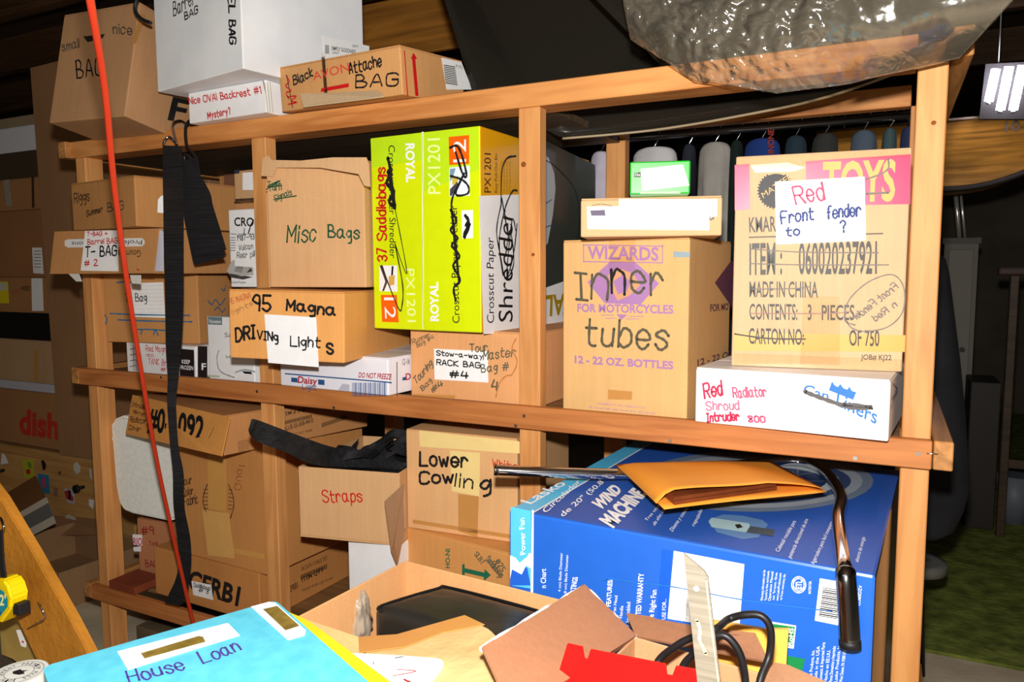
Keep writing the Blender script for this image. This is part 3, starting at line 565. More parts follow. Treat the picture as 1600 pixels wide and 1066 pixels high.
b = Carton('cardboard_box', 'low white box with blue print and faint red writing under the fender carton', 'box', -.339, -.03, .9775, -5.2, .349, .285, .110, WHITE, flaps=True)
f = b.face(); CR = plain((198, 40, 84), .6); CB = plain((44, 118, 196), .5)
f.hand('Red', (1101, 622), (1129, 617), (1098, 600), CR, .004, .7); f.hand('Radiator', (1146, 621), (1198, 620), (1144, 606), plain((214, 96, 130)), .003, .7); f.hand('Shroud', (1104, 641), (1155, 640), (1103, 628), plain((220, 120, 150)), .003, .7); f.hand('Intruder', (1105, 659), (1155, 657), (1104, 646), CR, .0036, .7); f.hand('800', (1170, 659), (1195, 660), (1169, 650), plain((214, 96, 130)), .0036, .7)
f.print_('Can', (1254, 615), (1293, 627), (1258, 600), CB, .012); f.print_('Liners', (1306, 633), (1369, 663), (1309, 612), CB, .012)
f.poly([(1295, 610), (1300, 596), (1304, 602), (1309, 605), (1313, 600), (1318, 607), (1324, 609), (1327, 604), (1331, 611), (1338, 613), (1333, 625)], CB); f.print_('Garbage and Trash Bags', (1275, 629), (1338, 661), (1276, 625), plain((190, 205, 225)))
f.stroke([(1258, 612), (1272, 618), (1300, 628), (1330, 637), (1363, 637), (1340, 634), (1318, 632)], GREY_INK, .0075)
r = b.face('r'); r.stroke([(1396, 600), (1403, 610), (1394, 625), (1402, 608), (1392, 640)], plain((90, 110, 150)), .002); b.done()

b = Carton('cardboard_box', 'tall toy carton with pink bands and a red front fender note on it', 'box', -.279, .017, 1.0885, 6.8, .3085, .33, .414, card((204, 162, 106)), flaps=False)
f = b.face(); PK = plain((226, 44, 98), .35); PK2 = plain((232, 110, 130), .35); IK = plain((60, 56, 52), .5)
f.poly([(1148, 258), (1171, 256), (1172, 327), (1148, 329)], PK); f.poly([(1259, 252), (1423, 241), (1422, 319), (1260, 322)], PK)
f.print_('TOYS', (1284, 314), (1398, 312), (1286, 255), plain((240, 178, 104)), .03)
cg = [(1213+(27 if i % 2 else 30.5)*math.cos(i*math.pi/36), 298+(27 if i % 2 else 30.5)*math.sin(i*math.pi/36)*.98) for i in range(72)]
cg = [p for p in cg if p[1] > 270]; f.poly(cg[::-1], INK); f.print_('MATTEL', (1193, 310), (1238, 279), (1189, 302), plain((222, 176, 110)), .0)
f.poly([(1150, 246), (1420, 233), (1422, 246), (1300, 250), (1230, 262), (1150, 260)], CLEAR, 'packing_tape', .0016); f.poly([(1172, 258), (1230, 254), (1258, 262), (1240, 268), (1180, 270)], plain((236, 224, 190), .2), 'packing_tape', .0012)
f.poly([(1147, 552), (1416, 562), (1416, 581), (1147, 571)], CLEAR, 'packing_tape', .0012); f.poly([(1255, 462), (1312, 464), (1312, 572), (1250, 570)], CLEAR, 'packing_tape', .0014)
f.poly([(1147, 520), (1420, 524), (1420, 550), (1147, 548)], plain((224, 172, 92), .3), 'packing_tape', .0004)
f.print_('KMART', (1171, 363), (1222, 361), (1170, 340), IK, .015); f.poly([(1170, 370), (1380, 364), (1380, 366), (1170, 372)], IK)
f.print_('ITEM :', (1171, 429), (1222, 428), (1171, 381), IK, .015); f.print_('060020237921', (1248, 428), (1370, 427), (1248, 380), IK, .015)
f.print_('MADE IN CHINA', (1171, 464), (1278, 465), (1171, 440), IK, .012); f.print_('CONTENTS:', (1171, 499), (1246, 500), (1171, 475), IK, .012); f.print_('3', (1262, 500), (1268, 500), (1262, 476), IK, .012); f.print_('PIECES', (1284, 500), (1335, 500), (1284, 477), IK, .012)
f.print_('CARTON NO:', (1170, 537), (1256, 539), (1170, 513), IK, .012); f.print_('OF 750', (1327, 540), (1374, 541), (1327, 516), IK, .012); f.print_('JOB# KJ22', (1345, 562), (1393, 563), (1345, 554), IK, .01)
GR = plain((120, 112, 108), .6)
f.stroke([(1172, 389), (1250, 394), (1372, 395)], GR, .0022, n=3); f.stroke([(1172, 412), (1260, 414), (1388, 414)], GR, .0022); f.stroke([(1174, 452), (1240, 451), (1266, 448)], GR, .002); f.stroke([(1174, 490), (1290, 490), (1330, 487)], plain((160, 120, 110)), .002); f.stroke([(1148, 522), (1200, 529), (1258, 530)], IK, .003)
f.hand('Front Fender', (1404, 450), (1336, 502), (1396, 442), GR, .0022, .8); f.hand('n Red', (1402, 478), (1368, 502), (1396, 470), GR, .0022, .8)
f.stroke([(1336, 508), (1320, 500), (1326, 470), (1355, 442), (1390, 429), (1408, 440), (1414, 465), (1408, 492), (1385, 512), (1350, 518), (1330, 512), (1322, 500)], GR, .0022)
k = f.label([(1211, 284), (1351, 276), (1353, 376), (1213, 382)], WHITE, lift=.002)
k.hand('Red', (1244, 318), (1289, 311), (1238, 292), plain((224, 70, 110)), .0036, .7); k.hand('Front', (1221, 349), (1271, 343), (1220, 331), BLUEI, .0034, .7); k.hand('fender', (1293, 342), (1345, 337), (1292, 323), BLUEI, .0034, .7); k.hand('to', (1229, 369), (1249, 367), (1228, 356), BLUEI, .0034, .7); k.hand('?', (1313, 364), (1321, 363), (1312, 346), BLUEI, .0034, .4)
f.stroke([(1354, 280), (1376, 272), (1388, 263), (1388, 248)], GR, .003); f.stroke([(1354, 303), (1388, 301)], GR, .004); b.done()

# ================================================================== lower shelf, left bay
b = Carton('cardboard_box', 'brown carton with big stencilled black capitals lying on the bottom rail', 'box', -2.076, .043, .2505, -1.2, .465, .42, .1555, card((190, 122, 56)))
f = b.face(); f.print_('CFRB1', (293, 918), (372, 947), (297, 891), INK, .035)
k = f.label([(299, 908), (330, 914), (333, 938), (302, 930)]); k.hand('Saddlebags', (302, 917), (328, 923), (303, 911), INK, .0018); k.hand('# 3', (310, 925), (325, 928), (311, 919), INK, .002)
r = b.face('r'); DI = plain((70, 48, 30)); r.print_('CFRB1', (451, 927), (466, 918), (450, 918), DI, .02); r.print_('BLOCK CABLE SET', (472, 892), (512, 874), (471, 886), DI); r.print_('ITEM QTY', (472, 910), (506, 893), (471, 903), DI, .02); r.print_('MADE FOR USE WITH', (472, 925), (520, 905), (472, 921), DI)
for i in range(16): r.poly([(470+i*2.6, 906-i*1.1), (471.6+i*2.6, 905.4-i*1.1), (471.6+i*2.6, 898-i*1.1), (470+i*2.6, 899-i*1.1)], DI, 'barcode')
b.done()
b = Carton('cardboard_box', 'upright brown carton with masking tape and round stamp behind the white foam lid', 'box', -1.953, .047, .4065, -2.5, .385, .42, .375, card((196, 128, 60)))
f = b.face(); TP2 = plain((214, 158, 84), .35)
f.poly([(324, 700), (354, 708), (353, 800), (325, 795)], TP2, 'packing_tape'); f.label([(316, 797), (357, 802), (366, 873), (325, 868)], plain((222, 170, 96), .6), 'masking_tape')
f.stroke([(324, 757), (319, 770), (317, 785), (322, 800)], INK, .003); f.stroke([(357, 757), (364, 775), (365, 792), (360, 810)], INK, .003)
for i in range(6): f.stroke([(317+abs(i-2.5)*.6, 765+i*6), (325, 765+i*6)], INK, .0018); f.stroke([(357, 765+i*6), (364-abs(i-2.5)*.6, 766+i*6)], INK, .0018)
f.hand('Your', (283, 760), (300, 756), (282, 748), INK, .0026); f.hand('Color', (286, 775), (302, 772), (285, 763), INK, .0026); f.hand('Fabric', (288, 792), (309, 786), (287, 778), INK, .0026)
f.hand('Qual', (366, 764), (373, 728), (376, 766), plain((150, 70, 40)), .002); f.poly([(357, 855), (413, 866), (413, 874), (357, 863)], TP2, 'packing_tape'); b.done()
b = Carton('cardboard_box', 'long open-ended brown carton with big stencilled digits on its hanging flap', 'box', -2.124, .031, .782, -12.6, .537, .5, .110, card((184, 122, 62)), flaps=True)
r = b.face('r'); r.label([(372, 690), (388, 686), (389, 703), (373, 708)], CLEAR, 'packing_tape')
r.print_('ITEM # 5-QTY', (440, 651), (486, 641), (440, 645), DI, .01); r.print_('BLUE-SS-008-4410', (444, 674), (490, 660), (443, 667), DI, .01); r.print_('PARTY KIT WIRE', (452, 683), (488, 674), (452, 679), DI)
for i in range(18): r.poly([(443+i*2.5, 664-i*.6), (444.5+i*2.5, 663.6-i*.6), (444.5+i*2.5, 658-i*.6), (443+i*2.5, 658.4-i*.6)], DI, 'barcode')
for i in range(16): r.poly([(503+i*2.4, 668-i*.8), (504.4+i*2.4, 667.6-i*.8), (504.4+i*2.4, 661-i*.8), (503+i*2.4, 661.4-i*.8)], DI, 'barcode')
b.done(); Mi = b.M.inverted()
# the stencilled flap hangs over its front, bent outwards
fl = [at((207, 617), -.0), at((359, 652), -.115), at((346, 713), -.175), at((320, 707), -.165), at((196, 678), -.06)]
bm = bmesh.new(); nn = (fl[1]-fl[0]).cross(fl[4]-fl[0]).normalized()
bm_prism(bm, [Mi @ p for p in fl], Mi.to_3x3() @ (nn*.003)); fo = mesh_obj('front_flap', bm, card((206, 134, 58)), b.root)
n2 = nn if nn.y < 0 else -nn
s = Sheet(fo, fl[0]+n2*.0032, n2); s.obj = b.root; s.inv = Mi
s.print_('#0-1092', (229, 671), (317, 691), (233, 636), INK, .03); s.hand('Intruder', (206, 635), (229, 640), (207, 628), INK, .002); s.hand('Mirror', (208, 646), (226, 651), (209, 640), INK, .002); s.hand('Radiator', (203, 659), (227, 662), (204, 651), INK, .002); s.hand('Cover', (201, 671), (219, 674), (202, 664), INK, .002)
s.stroke([(334, 668), (326, 685), (315, 704)], plain((80, 48, 24)), .002); s.done()

b = Carton('cardboard_box', 'narrow taped carton with red number 9 standing under the white foam lid', 'box', -2.24, .108, .2505, 5.8, .15, .28, .205, card((176, 112, 66)))
f = b.face(); f.hand('#9', (222, 836), (240, 835), (221, 824), plain((150, 26, 30)), .004, .6); f.hand('Tank', (233, 852), (248, 852), (232, 846), plain((150, 26, 30)), .002); f.hand('BAG', (228, 886), (246, 886), (227, 876), plain((150, 26, 30)), .003)
k = f.label([(207, 835), (222, 836), (222, 853), (208, 852)]); k.print_('RIO', (208, 852), (222, 852), (208, 841), PINK, .02); f.label([(208, 855), (220, 854), (220, 862), (209, 862)]); b.done()
# white foam lid: a slab with rounded corners leaning on the post
bm = bmesh.new(); cs = [(172, 664), (178, 655), (190, 650), (215, 655), (272, 672), (274, 700), (274, 812), (262, 815), (205, 803), (192, 798), (185, 786), (180, 760)]
pts = [at(q, .035) for q in cs]; bm_prism(bm, pts, (0, .045, 0)); bmesh.ops.bevel(bm, geom=[e for e in bm.edges if abs((e.verts[0].co-e.verts[1].co).y) < .001], offset=.008, segments=3, affect='EDGES')
o = mesh_obj('foam_lid', bm, mottled('foam', (236, 237, 230), (246, 247, 242), 60, .9, .12, 160)); prop(o, 'white styrofoam lid with rounded corners standing beside the left post', 'foam lid')
bm = bmesh.new(); bm_disc(bm, at((178, 686), .0352), (0, -1, 0), .009, .0006, 20); mesh_obj('moulded_ring', bm, plain((240, 240, 236)), o)
bm = bmesh.new(); bm_box(bm, (-2.23, -.012, .2605), (-2.10, .095, .285), .003)
prop(mesh_obj('wood_block', bm, mottled('red_block', (112, 46, 22), (130, 62, 34), 9)), 'short reddish wooden block on the bottom rail beside the left post', 'block')
bm = bmesh.new(); bm_box(bm, (-2.29, .12, 0), (-1.55, .5, .06), .003)
prop(mesh_obj('board', bm, mottled('dusty_board', (92, 78, 58), (112, 96, 72), 6)), 'dusty grey brown board on the floor beneath the bottom shelf', 'board')
bm = bmesh.new(); bm_box(bm, (-2.243, .3, .2505), (-2.19, .5, .69), .003)
prop(mesh_obj('panel', bm, mottled('grey_panel', (110, 108, 98), (126, 122, 112), 4)), 'narrow grey panel standing behind the narrow taped carton', 'panel')

# ================================================================== lower shelf, second bay
b = Carton('cardboard_box', 'white carton below the open carton of straps', 'box', -1.255, .003, .2505, -.6, .16, .3, .335, WHITE, flaps=True); b.done()
def open_box(name, label, x, y, z, yaw, w, d, h, mat, inner=None, t=.004):
    c = Carton.__new__(Carton); c.root = thing(name, label, 'box', (x, y, z), (0, 0, math.radians(yaw))); c.w, c.d, c.h = w, d, h; c.M = mw(c.root); c.sh = {}
    bm = bmesh.new(); bm_box(bm, (0, 0, 0), (w, d, t)); bm_box(bm, (0, 0, t), (w, t, h), .0012, 1); bm_box(bm, (0, d-t, t), (w, d, h), .0012, 1); bm_box(bm, (0, t, t), (t, d-t, h), .0012, 1); bm_box(bm, (w-t, t, t), (w, d-t, h), .0012, 1)
    c.body = mesh_obj('carton_body', bm, mat, c.root); return c
b = open_box('cardboard_box', 'open carton marked straps in red holding black webbing', -1.361, -.06, .5865, 12, .283, .38, .188, card((206, 154, 92)))
f = b.face(); f.hand('Straps', (505, 785), (566, 783), (503, 767), RED, .0036, .8); b.done()
Ms = b.M
def webbing(name, label, cat, rows, th=.0022, mat=None, n=5, parent=None):
    L = smooth_pts([r[0] for r in rows], n); R = smooth_pts([r[1] for r in rows], n)
    bm = bmesh.new(); bm_strip(bm, L, R, th); o = mesh_obj(name, bm, mat, parent, True); 
    m = o.modifiers.new('e', 'EDGE_SPLIT'); m.split_angle = .9
    if label: prop(o, label, cat)
    return o
WEB = mottled('black_web', (20, 20, 22), (40, 40, 44), 3, .7, .7, 3, (2, 2, 190))
WEB2 = mottled('charcoal_web', (24, 24, 26), (38, 38, 41), 40, .75, .4, 120)
for k in range(7):
    rnd = random.Random(k); cx, cy = rnd.uniform(.06, .22), rnd.uniform(.08, .3); rows = []
    for j in range(9):
        a = j*.8+k; p = Ms @ V((cx+.05*math.cos(a), cy+.06*math.sin(a), .13+.05*abs(math.sin(a*.7+k))+.006*k)); rows.append((p, p+V((rnd.uniform(.01, .03), .012, .022))))
    webbing('coiled_strap', ['black webbing strap coiled inside the open straps carton, bottom of the heap', 'second black webbing coil in the open straps carton', 'black webbing coil near the middle of the straps carton', 'black webbing coil looped at the back of the straps carton', 'black webbing coil over the right side of the straps carton', 'black webbing coil near the top of the straps carton', 'uppermost black webbing coil in the straps carton'][k], 'strap', rows, .002, WEB2)
bm = bmesh.new(); bm_box(bm, (.012, .012, .006), (.271, .368, .145), .03, 4)
o = mesh_obj('folded_fabric', bm, WEB2, None, True); o.matrix_world = Ms; prop(o, 'folded black fabric filling the open straps carton', 'fabric')
webbing('padded_strap', 'black padded strap hanging out of the straps carton across the post', 'strap',
        [(at((388, 672), -.30), at((393, 655), -.30)), (at((396, 684), -.26), at((404, 657), -.27)), (at((440, 702), -.20), at((449, 674), -.2)), (at((478, 722), -.12), at((492, 690), -.10)), (at((520, 731), -.02), at((528, 702), .02)), (at((560, 732), .06), at((566, 706), .1)), (at((610, 734), .16), at((612, 708), .2))], .008, WEB2)
b = Carton('cardboard_box', 'lower carton with green arrow and a loose side flap under the lower cowling carton', 'box', -1.1, .05, .2505, -7.7, .345, .4, .367, card((212, 142, 68)))
f = b.face(); GRN = plain((30, 106, 78), .6)
f.print_('HO-NI', (703, 888), (703, 858), (696, 888), GRN, .02); f.poly([(722, 882), (726, 882), (726, 888), (757, 895), (757, 889), (767, 899), (756, 908), (756, 902), (726, 895), (726, 900), (722, 899)], GRN)
f.hand('SLBT', (741, 867), (753, 882), (746, 862), PN, .0022); f.hand('Saddlebags', (759, 875), (782, 904), (765, 868), PN, .0024); f.hand('#25', (774, 877), (784, 894), (780, 872), PN, .0026); b.done()
for pl in ([(601, 786), (632, 756), (634, 822), (621, 832), (621, 900), (613, 880)],):
    bm = bmesh.new(); bm_prism(bm, [b.M.inverted() @ p for p in (at((602, 784), -.12), at((632, 757), -.03), at((634, 826), -.0), at((622, 832), -.0), at((622, 890), -.0), at((612, 862), -.06))], (-.004, .001, 0)); mesh_obj('side_flap', bm, card((186, 140, 90)), b.root)
b = Carton('cardboard_box', 'tan carton marked lower cowling with masking tape across its seam', 'box', -1.093, .045, .6185, 4.3, .308, .4, .260, card((216, 158, 92)))
f = b.face(); f.label([(655, 673), (812, 690), (812, 709), (656, 698)], MASK, 'masking_tape'); f.label([(703, 704), (750, 708), (749, 776), (706, 768)], MASK, 'masking_tape')
f.hand('Lower', (656, 727), (730, 731), (655, 706), INK, .0065, .6, lift=.0026); f.hand('Cow', (656, 756), (708, 754), (655, 738), INK, .0065, .6, lift=.0026); f.hand('lin', (711, 760), (738, 763), (713, 740), INK, .0045, .6, lift=.0026); f.hand('g', (751, 768), (766, 765), (751, 745), INK, .0065, .4, lift=.0026)
f.hand('White', (770, 731), (808, 735), (769, 718), plain((200, 60, 36)), .0028, .8); f.poly([(716, 772), (748, 776), (746, 840), (716, 830)], TAPE, 'packing_tape'); f.poly([(645, 812), (800, 836), (800, 842), (645, 818)], TAPE, 'packing_tape'); b.done()

# ================================================================== third bay, lower shelf
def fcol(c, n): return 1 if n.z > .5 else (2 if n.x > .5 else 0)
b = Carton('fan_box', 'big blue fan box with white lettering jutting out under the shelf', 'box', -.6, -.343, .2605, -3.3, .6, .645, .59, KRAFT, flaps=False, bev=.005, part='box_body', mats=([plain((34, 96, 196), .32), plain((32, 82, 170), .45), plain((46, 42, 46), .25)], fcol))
f = b.face(); t = b.face('t'); CY = plain((84, 190, 238), .3); LB = plain((40, 124, 222), .35)
W = WHITE
f.poly([(798, 792), (830, 799), (829, 920), (798, 915)], CY, lift=.0004); f.poly([(831, 797), (834, 797.5), (833, 930), (829, 930)], W, lift=.0007)
f.poly([(797, 868), (806, 872), (812, 880), (824, 870), (827, 864), (832, 866), (832, 890), (822, 884), (815, 898), (800, 890), (797, 905)], W, 'torn_paper', .0009); f.poly([(797, 892), (812, 880), (824, 888), (829, 915), (797, 915)], plain((34, 96, 206), .35), 'printed_panel', .0006)
f.print_('Power Fan', (821, 866), (819, 809), (813, 868), W, .01)
f.print_('n Chart', (853, 919), (853, 889), (845, 919), W, .01); f.print_('4 cm) Blade Diameter', (876, 925), (879, 864), (872, 925), W); f.print_('8 cm) Blade Diameter', (885, 927), (888, 867), (881, 927), W); f.print_('RATINGS', (898, 930), (903, 902), (890, 930), W, .02)
f.print_('FEATURES:', (954, 948), (957, 905), (947, 948), W, .02); f.print_('Fan Head', (962, 958), (965, 931), (957, 958), W); f.print_('Handle', (972, 966), (974, 947), (967, 966), W); f.print_('Fully Assembled', (983, 990), (985, 941), (977, 990), W)
f.print_('LIMITED WARRANTY', (1000, 975), (1006, 896), (992, 975), W, .02); f.print_('The Right Fan', (1020, 975), (1026, 922), (1012, 975), W, .01); f.print_('USE FOR...', (1040, 968), (1041, 936), (1034, 968), W)
f.poly([(1034, 858), (1050, 861), (1042, 970), (1026, 966)], plain((16, 88, 214), .35), lift=.0004)
k = f.label([(1053, 861), (1163, 882), (1155, 985), (1043, 967)], WHITE, 'printed_chart')
for i in range(9): k.poly([(1064+i*11, 864+i*2), (1064.5+i*11, 864+i*2), (1054.5+i*11.2, 970+i*1.6), (1054+i*11.2, 970+i*1.6)], plain((190, 195, 200)), 'ruled_line', .0005)
for i in range(8): k.print_('fan speed rating and use in room', (1062+i*11.6, 968+i*1.6), (1066+i*11.6, 910+i*2), (1058+i*11.6, 968+i*1.6), plain((150, 160, 160)))
f.stroke([(950, 906), (944, 908), (958, 905), (1000, 911), (1050, 917), (1163, 938), (1270, 952), (1300, 956)], plain((30, 110, 190)), .0018)
for i, tx in enumerate(('Warranty information can be', 'found in the enclosed', 'Operation Manual', 'or from the', 'www.LaskoProducts.com', 'or from warranty tab')): f.print_(tx, (1192+i*6, 939-(i % 2)*2), (1196+i*6.3, 891+i*1.2), (1188+i*6, 939), W)
for rr in (11, 8.5):
    cir = [(1248+rr*math.cos(a*math.pi/12), 914+rr*1.15*math.sin(a*math.pi/12)) for a in range(25)]; f.stroke(cir, W, .0014, 'printed_logo', n=0)
f.print_('ETL', (1252, 921), (1253, 907), (1243, 921), W, .03); f.print_('INTERTEK', (1267, 928), (1268, 908), (1263, 928), W)
k = f.label([(1281, 904), (1331, 913), (1322, 980), (1273, 970)], WHITE)
for i in range(16): k.poly([(1286-i*.45, 918+i*2.9), (1316-i*.5, 923+i*2.9), (1316-i*.5, 924.2+i*2.9+(i % 3)*.4), (1286-i*.45, 919.2+i*2.9+(i % 3)*.4)], INK, 'barcode', .0006)
f.print_('LO80DZV', (1344, 946), (1347, 915), (1339, 946), W)
G2 = plain((24, 130, 70), .4); f.label([(1206, 972), (1244, 978), (1240, 1014), (1204, 1008)], WHITE); f.poly([(1208, 975), (1242, 980), (1238, 1011), (1206, 1006)], G2, lift=.0016); f.print_('RoHS', (1238, 1010), (1240, 982), (1231, 1009), W, .02, lift=.0022)
f.poly([(1226, 1024), (1258, 1030), (1252, 1054), (1222, 1048)], G2)
for i, tx in enumerate(('Lasko Products, Inc.', 'Made in the USA', 'Domestic & Imported Parts', 'Hecho en EE.UU.', 'Partes Domesticas e Importadas', 'Lasko Products, Inc.', 'West Chester, PA 19380 USA')): f.print_(tx, (1268+i*8, 1066), (1273+i*8.2, 1016-(i % 3)*6), (1263+i*8, 1066), W)
# top of the fan box
for x0, x1, mm, zz in ((.004, .046, CY, .0005), (.046, .0495, W, .0007)):
    bm = t._bm('printed_panel', mm); bm.faces.new([bm.verts.new((x, y, b.h+zz)) for x, y in ((x0, .004), (x1, .004), (x1, .64), (x0, .64))])
t.print_('Lasko', (829, 788), (886, 756), (812, 783), W, .015); t.print_('Circulador', (853, 802), (908, 753), (846, 797), W, .01); t.print_('de 20" (50.8', (880, 808), (944, 754), (873, 803), W, .01)
t.print_('WIND', (937, 798), (972, 766), (924, 786), W, .05); t.print_('MACHINE', (957, 825), (1010, 772), (936, 812), W, .05)
t.print_('Tres velocidades', (1011, 815), (1044, 775), (1007, 812), W); t.print_('de alto desempeno', (1023, 822), (1052, 778), (1019, 818), W); t.print_('Diseno y construccion', (1051, 831), (1083, 784), (1046, 827), W); t.print_('repujado', (1085, 823), (1098, 797), (1080, 820), W)
LG = plain((160, 190, 200), .3); t.poly([(1108, 812), (1130, 804), (1160, 806), (1192, 813), (1200, 820), (1185, 840), (1160, 843), (1120, 832)], plain((90, 130, 180), .3), lift=.0005); t.poly([(1107, 815), (1112, 809), (1170, 818), (1174, 826), (1165, 832), (1112, 824)], LG, lift=.0009); t.poly([(1172, 822), (1211, 828), (1208, 838), (1166, 832)], plain((60, 74, 84), .3), lift=.001); t.poly([(1148, 820), (1156, 819), (1161, 824), (1152, 826)], INK, lift=.0012)
t.print_('Cabezal rociable para', (1217, 863), (1244, 815), (1211, 860), W); t.print_('potencia direccional de aire', (1236, 873), (1263, 812), (1230, 870), W); t.print_('Agarradera para facil transporte', (1272, 883), (1302, 816), (1266, 880), W); t.print_('ahorro de energia', (1341, 879), (1352, 840), (1335, 877), W)
# grille picture of the fan: broad printed arcs
GA = (plain((110, 126, 150), .3), plain((150, 160, 172), .3), plain((50, 70, 110), .3), plain((176, 184, 190), .3))
def arc(cx, cy, rx, ry, a0, a1, n=28): return [(cx+rx*math.cos(a0+(a1-a0)*i/n), cy+ry*math.sin(a0+(a1-a0)*i/n)) for i in range(n+1)]
for i, (rx, ry) in enumerate(((185, 48), (168, 42), (150, 35), (132, 29))):
    t.poly(arc(1180, 752, rx, ry, -1.2, 4.34), GA[i], 'fan_picture', .0006+.0003*i)
t.poly(arc(1180, 752, 112, 23, 0, 6.2), plain((28, 44, 84), .3), 'fan_picture', .002)
for i in range(10): t.stroke([(1180+112*math.cos(i*.63), 752+23*math.sin(i*.63)), (1180, 752)], GA[1], .0016, 'fan_picture', .0023)
b.done()
FT = .8505
# chrome handlebar lying on the fan box
hb = smooth_pts([V((-.688, -.23, FT+.035)), V((-.58, -.17, FT+.028)), V((-.45, -.09, FT+.022)), V((-.30, .06, FT+.017)), V((-.20, .17, FT+.016)), V((-.145, .185, FT+.016)), V((-.105, .12, FT+.016)), V((-.066, -.04, FT+.016)), at((1310, 812), -.17)+V((0, 0, .004)), at((1317, 878), -.355)+V((0, 0, .004)), at((1321, 893), -.385), at((1322, 908), -.395), at((1325, 950), -.40), at((1328, 1004), -.405)], 8)
CHROME = plain((205, 205, 210), .12, 1)
bm = bmesh.new(); bm_tube(bm, hb, .0108, 20, True)
o = mesh_obj('handlebar', bm, CHROME); prop(o, 'bent chrome handlebar tube lying on the blue fan box', 'handlebar')
d = (hb[-1]-hb[-3]).normalized(); bm = bmesh.new(); bm_tube(bm, [hb[-1]-d*.004, hb[-1]+d*.006], .0148, 20); mesh_obj('end_cap', bm, BLACK, o)
bm = bmesh.new(); bm_tube(bm, hb[-25:], [.0112]+[.0142]*23+[.0138], 20); mesh_obj('grip_sleeve', bm, plain((150, 150, 152), .15, 1), o)
d = (hb[0]-hb[2]).normalized(); bm = bmesh.new(); bm_tube(bm, [hb[0]-d*.004, hb[0]+d*.002], .0111, 20); mesh_obj('end_cap', bm, plain((120, 116, 112), .3, 1), o)
# the manila envelope on the handlebar
ENV = mottled('manila_orange', (226, 140, 40), (238, 156, 56), 5, .55); EZ = FT+.036
e = thing('envelope', 'orange manila envelope gaping open on top of the blue fan box', 'envelope', at((1130, 760), EZ))
Mi = mw(e).inverted()
def sheet_grid(name, quad, mat, parent, bulge, nu=14, nv=10, th=.0008):
    bm = bmesh.new(); g = []
    a, b2, c, d2 = [Mi @ V(p) for p in quad]
    for j in range(nv+1):
        row = []
        for i in range(nu+1):
            u, v = i/nu, j/nv; p = a.lerp(b2, u).lerp(d2.lerp(c, u), v); p.z += bulge(u, v); row.append(bm.verts.new(p))
        g.append(row)
    for j in range(nv):
        for i in range(nu): bm.faces.new((g[j][i], g[j][i+1], g[j+1][i+1], g[j+1][i]))
    o = mesh_obj(name, bm, mat, parent, True); m = o.modifiers.new('t', 'SOLIDIFY'); m.thickness = th; m.offset = 0; return o
A, B_, C_, D_ = at((1038, 795), -.28), atz((1292, 768), EZ), atz((1205, 722), EZ), atz((962, 727), EZ)
A = atz((1038, 796), EZ)
sheet_grid('back_sheet', (A, B_, C_, D_), ENV, e, lambda u, v: .001*math.sin(u*5))
A2 = A.lerp(D_, .10)-(B_-A).normalized()*.004; B2 = B_.lerp(C_, .04)
sheet_grid('front_sheet', (A2, B2, C_, D_), ENV, e, lambda u, v: .0012+.021*min(1, u/.08)**.7*min(1, (1-u)/.35)**.8*(1-v)**.4+.0015*math.sin(u*9+v*3)*(1-v)*min(1, u*6), 20, 14)
bm = bmesh.new(); p0, p1 = A.lerp(B_, .07), A.lerp(B_, .73); dv = (D_-A).normalized(); up3 = V((0, 0, 1))
p0 = p0+dv*.010+up3*.002; p1 = p1+dv*.030+up3*.002
bm_prism(bm, [p0, p1, p1+dv*.06, p0+dv*.06], (0, 0, .006)); bm_prism(bm, [p0+up3*.0062+dv*.003, p1+up3*.0062+dv*.003, p1+dv*.05+up3*.0062, p0+dv*.05+up3*.0062], (0, 0, .006))
prop(mesh_obj('picture_frame', bm, mottled('dark_brown', (92, 42, 18), (118, 58, 26), 12, .5)), 'dark brown wooden frame poking out of the orange envelope', 'frame')

# ================================================================== straps, hooks and rod in front of the shelf
Y1 = -.05
rows = [((256, 228), (284, 229)), ((255, 260), (286, 262)), ((256, 320), (287, 320)), ((257, 400), (287, 400)), ((259, 470), (287, 470)), ((260, 540), (284, 540)), ((262, 590), (279, 590)), ((261, 625), (275, 625)), ((263, 660), (276, 662)), ((266, 700), (279, 700)), ((270, 740), (287, 740)), ((272, 790), (288, 790)), ((278, 840), (297, 838)), ((280, 880), (299, 876)), ((275, 905), (296, 905)), ((266, 925), (292, 930)), ((258, 942), (282, 946))]
YO = [0, -.03, -.05, -.07, -.08, -.07, -.05, -.06, -.09, -.10, -.09, -.06, -.05, -.05, -.05, -.04, -.03]
s1 = webbing('hanging_strap', 'long black webbing strap hanging from the top rail beside the red rod', 'strap', [(at(a, Y1+YO[i]), at(c, Y1+YO[i]+(.02 if 5 < i < 11 else .0))) for i, (a, c) in enumerate(rows)], .002, WEB)
s2 = thing('wide_strap', 'short wide black strap dangling from a black hook on the top rail', 'strap', at((300, 250), -.055))
M2 = mw(s2).inverted()
def loc(rows, Y): return [(M2 @ at(a, Y), M2 @ at(c, Y)) for a, c in rows]
webbing('webbing', None, None, loc([((284, 252), (309, 246)), ((285, 280), (314, 276)), ((288, 310), (320, 305)), ((289, 340), (328, 330)), ((296, 375), (340, 365)), ((303, 408), (350, 396)), ((306, 414), (353, 402))], -.06), .003, WEB, 4, s2)
webbing('folded_webbing', None, None, loc([((283, 250), (300, 252)), ((286, 300), (327, 298)), ((290, 335), (333, 322)), ((301, 375), (345, 360)), ((304, 402), (354, 390))], -.068), .003, WEB, 4, s2)
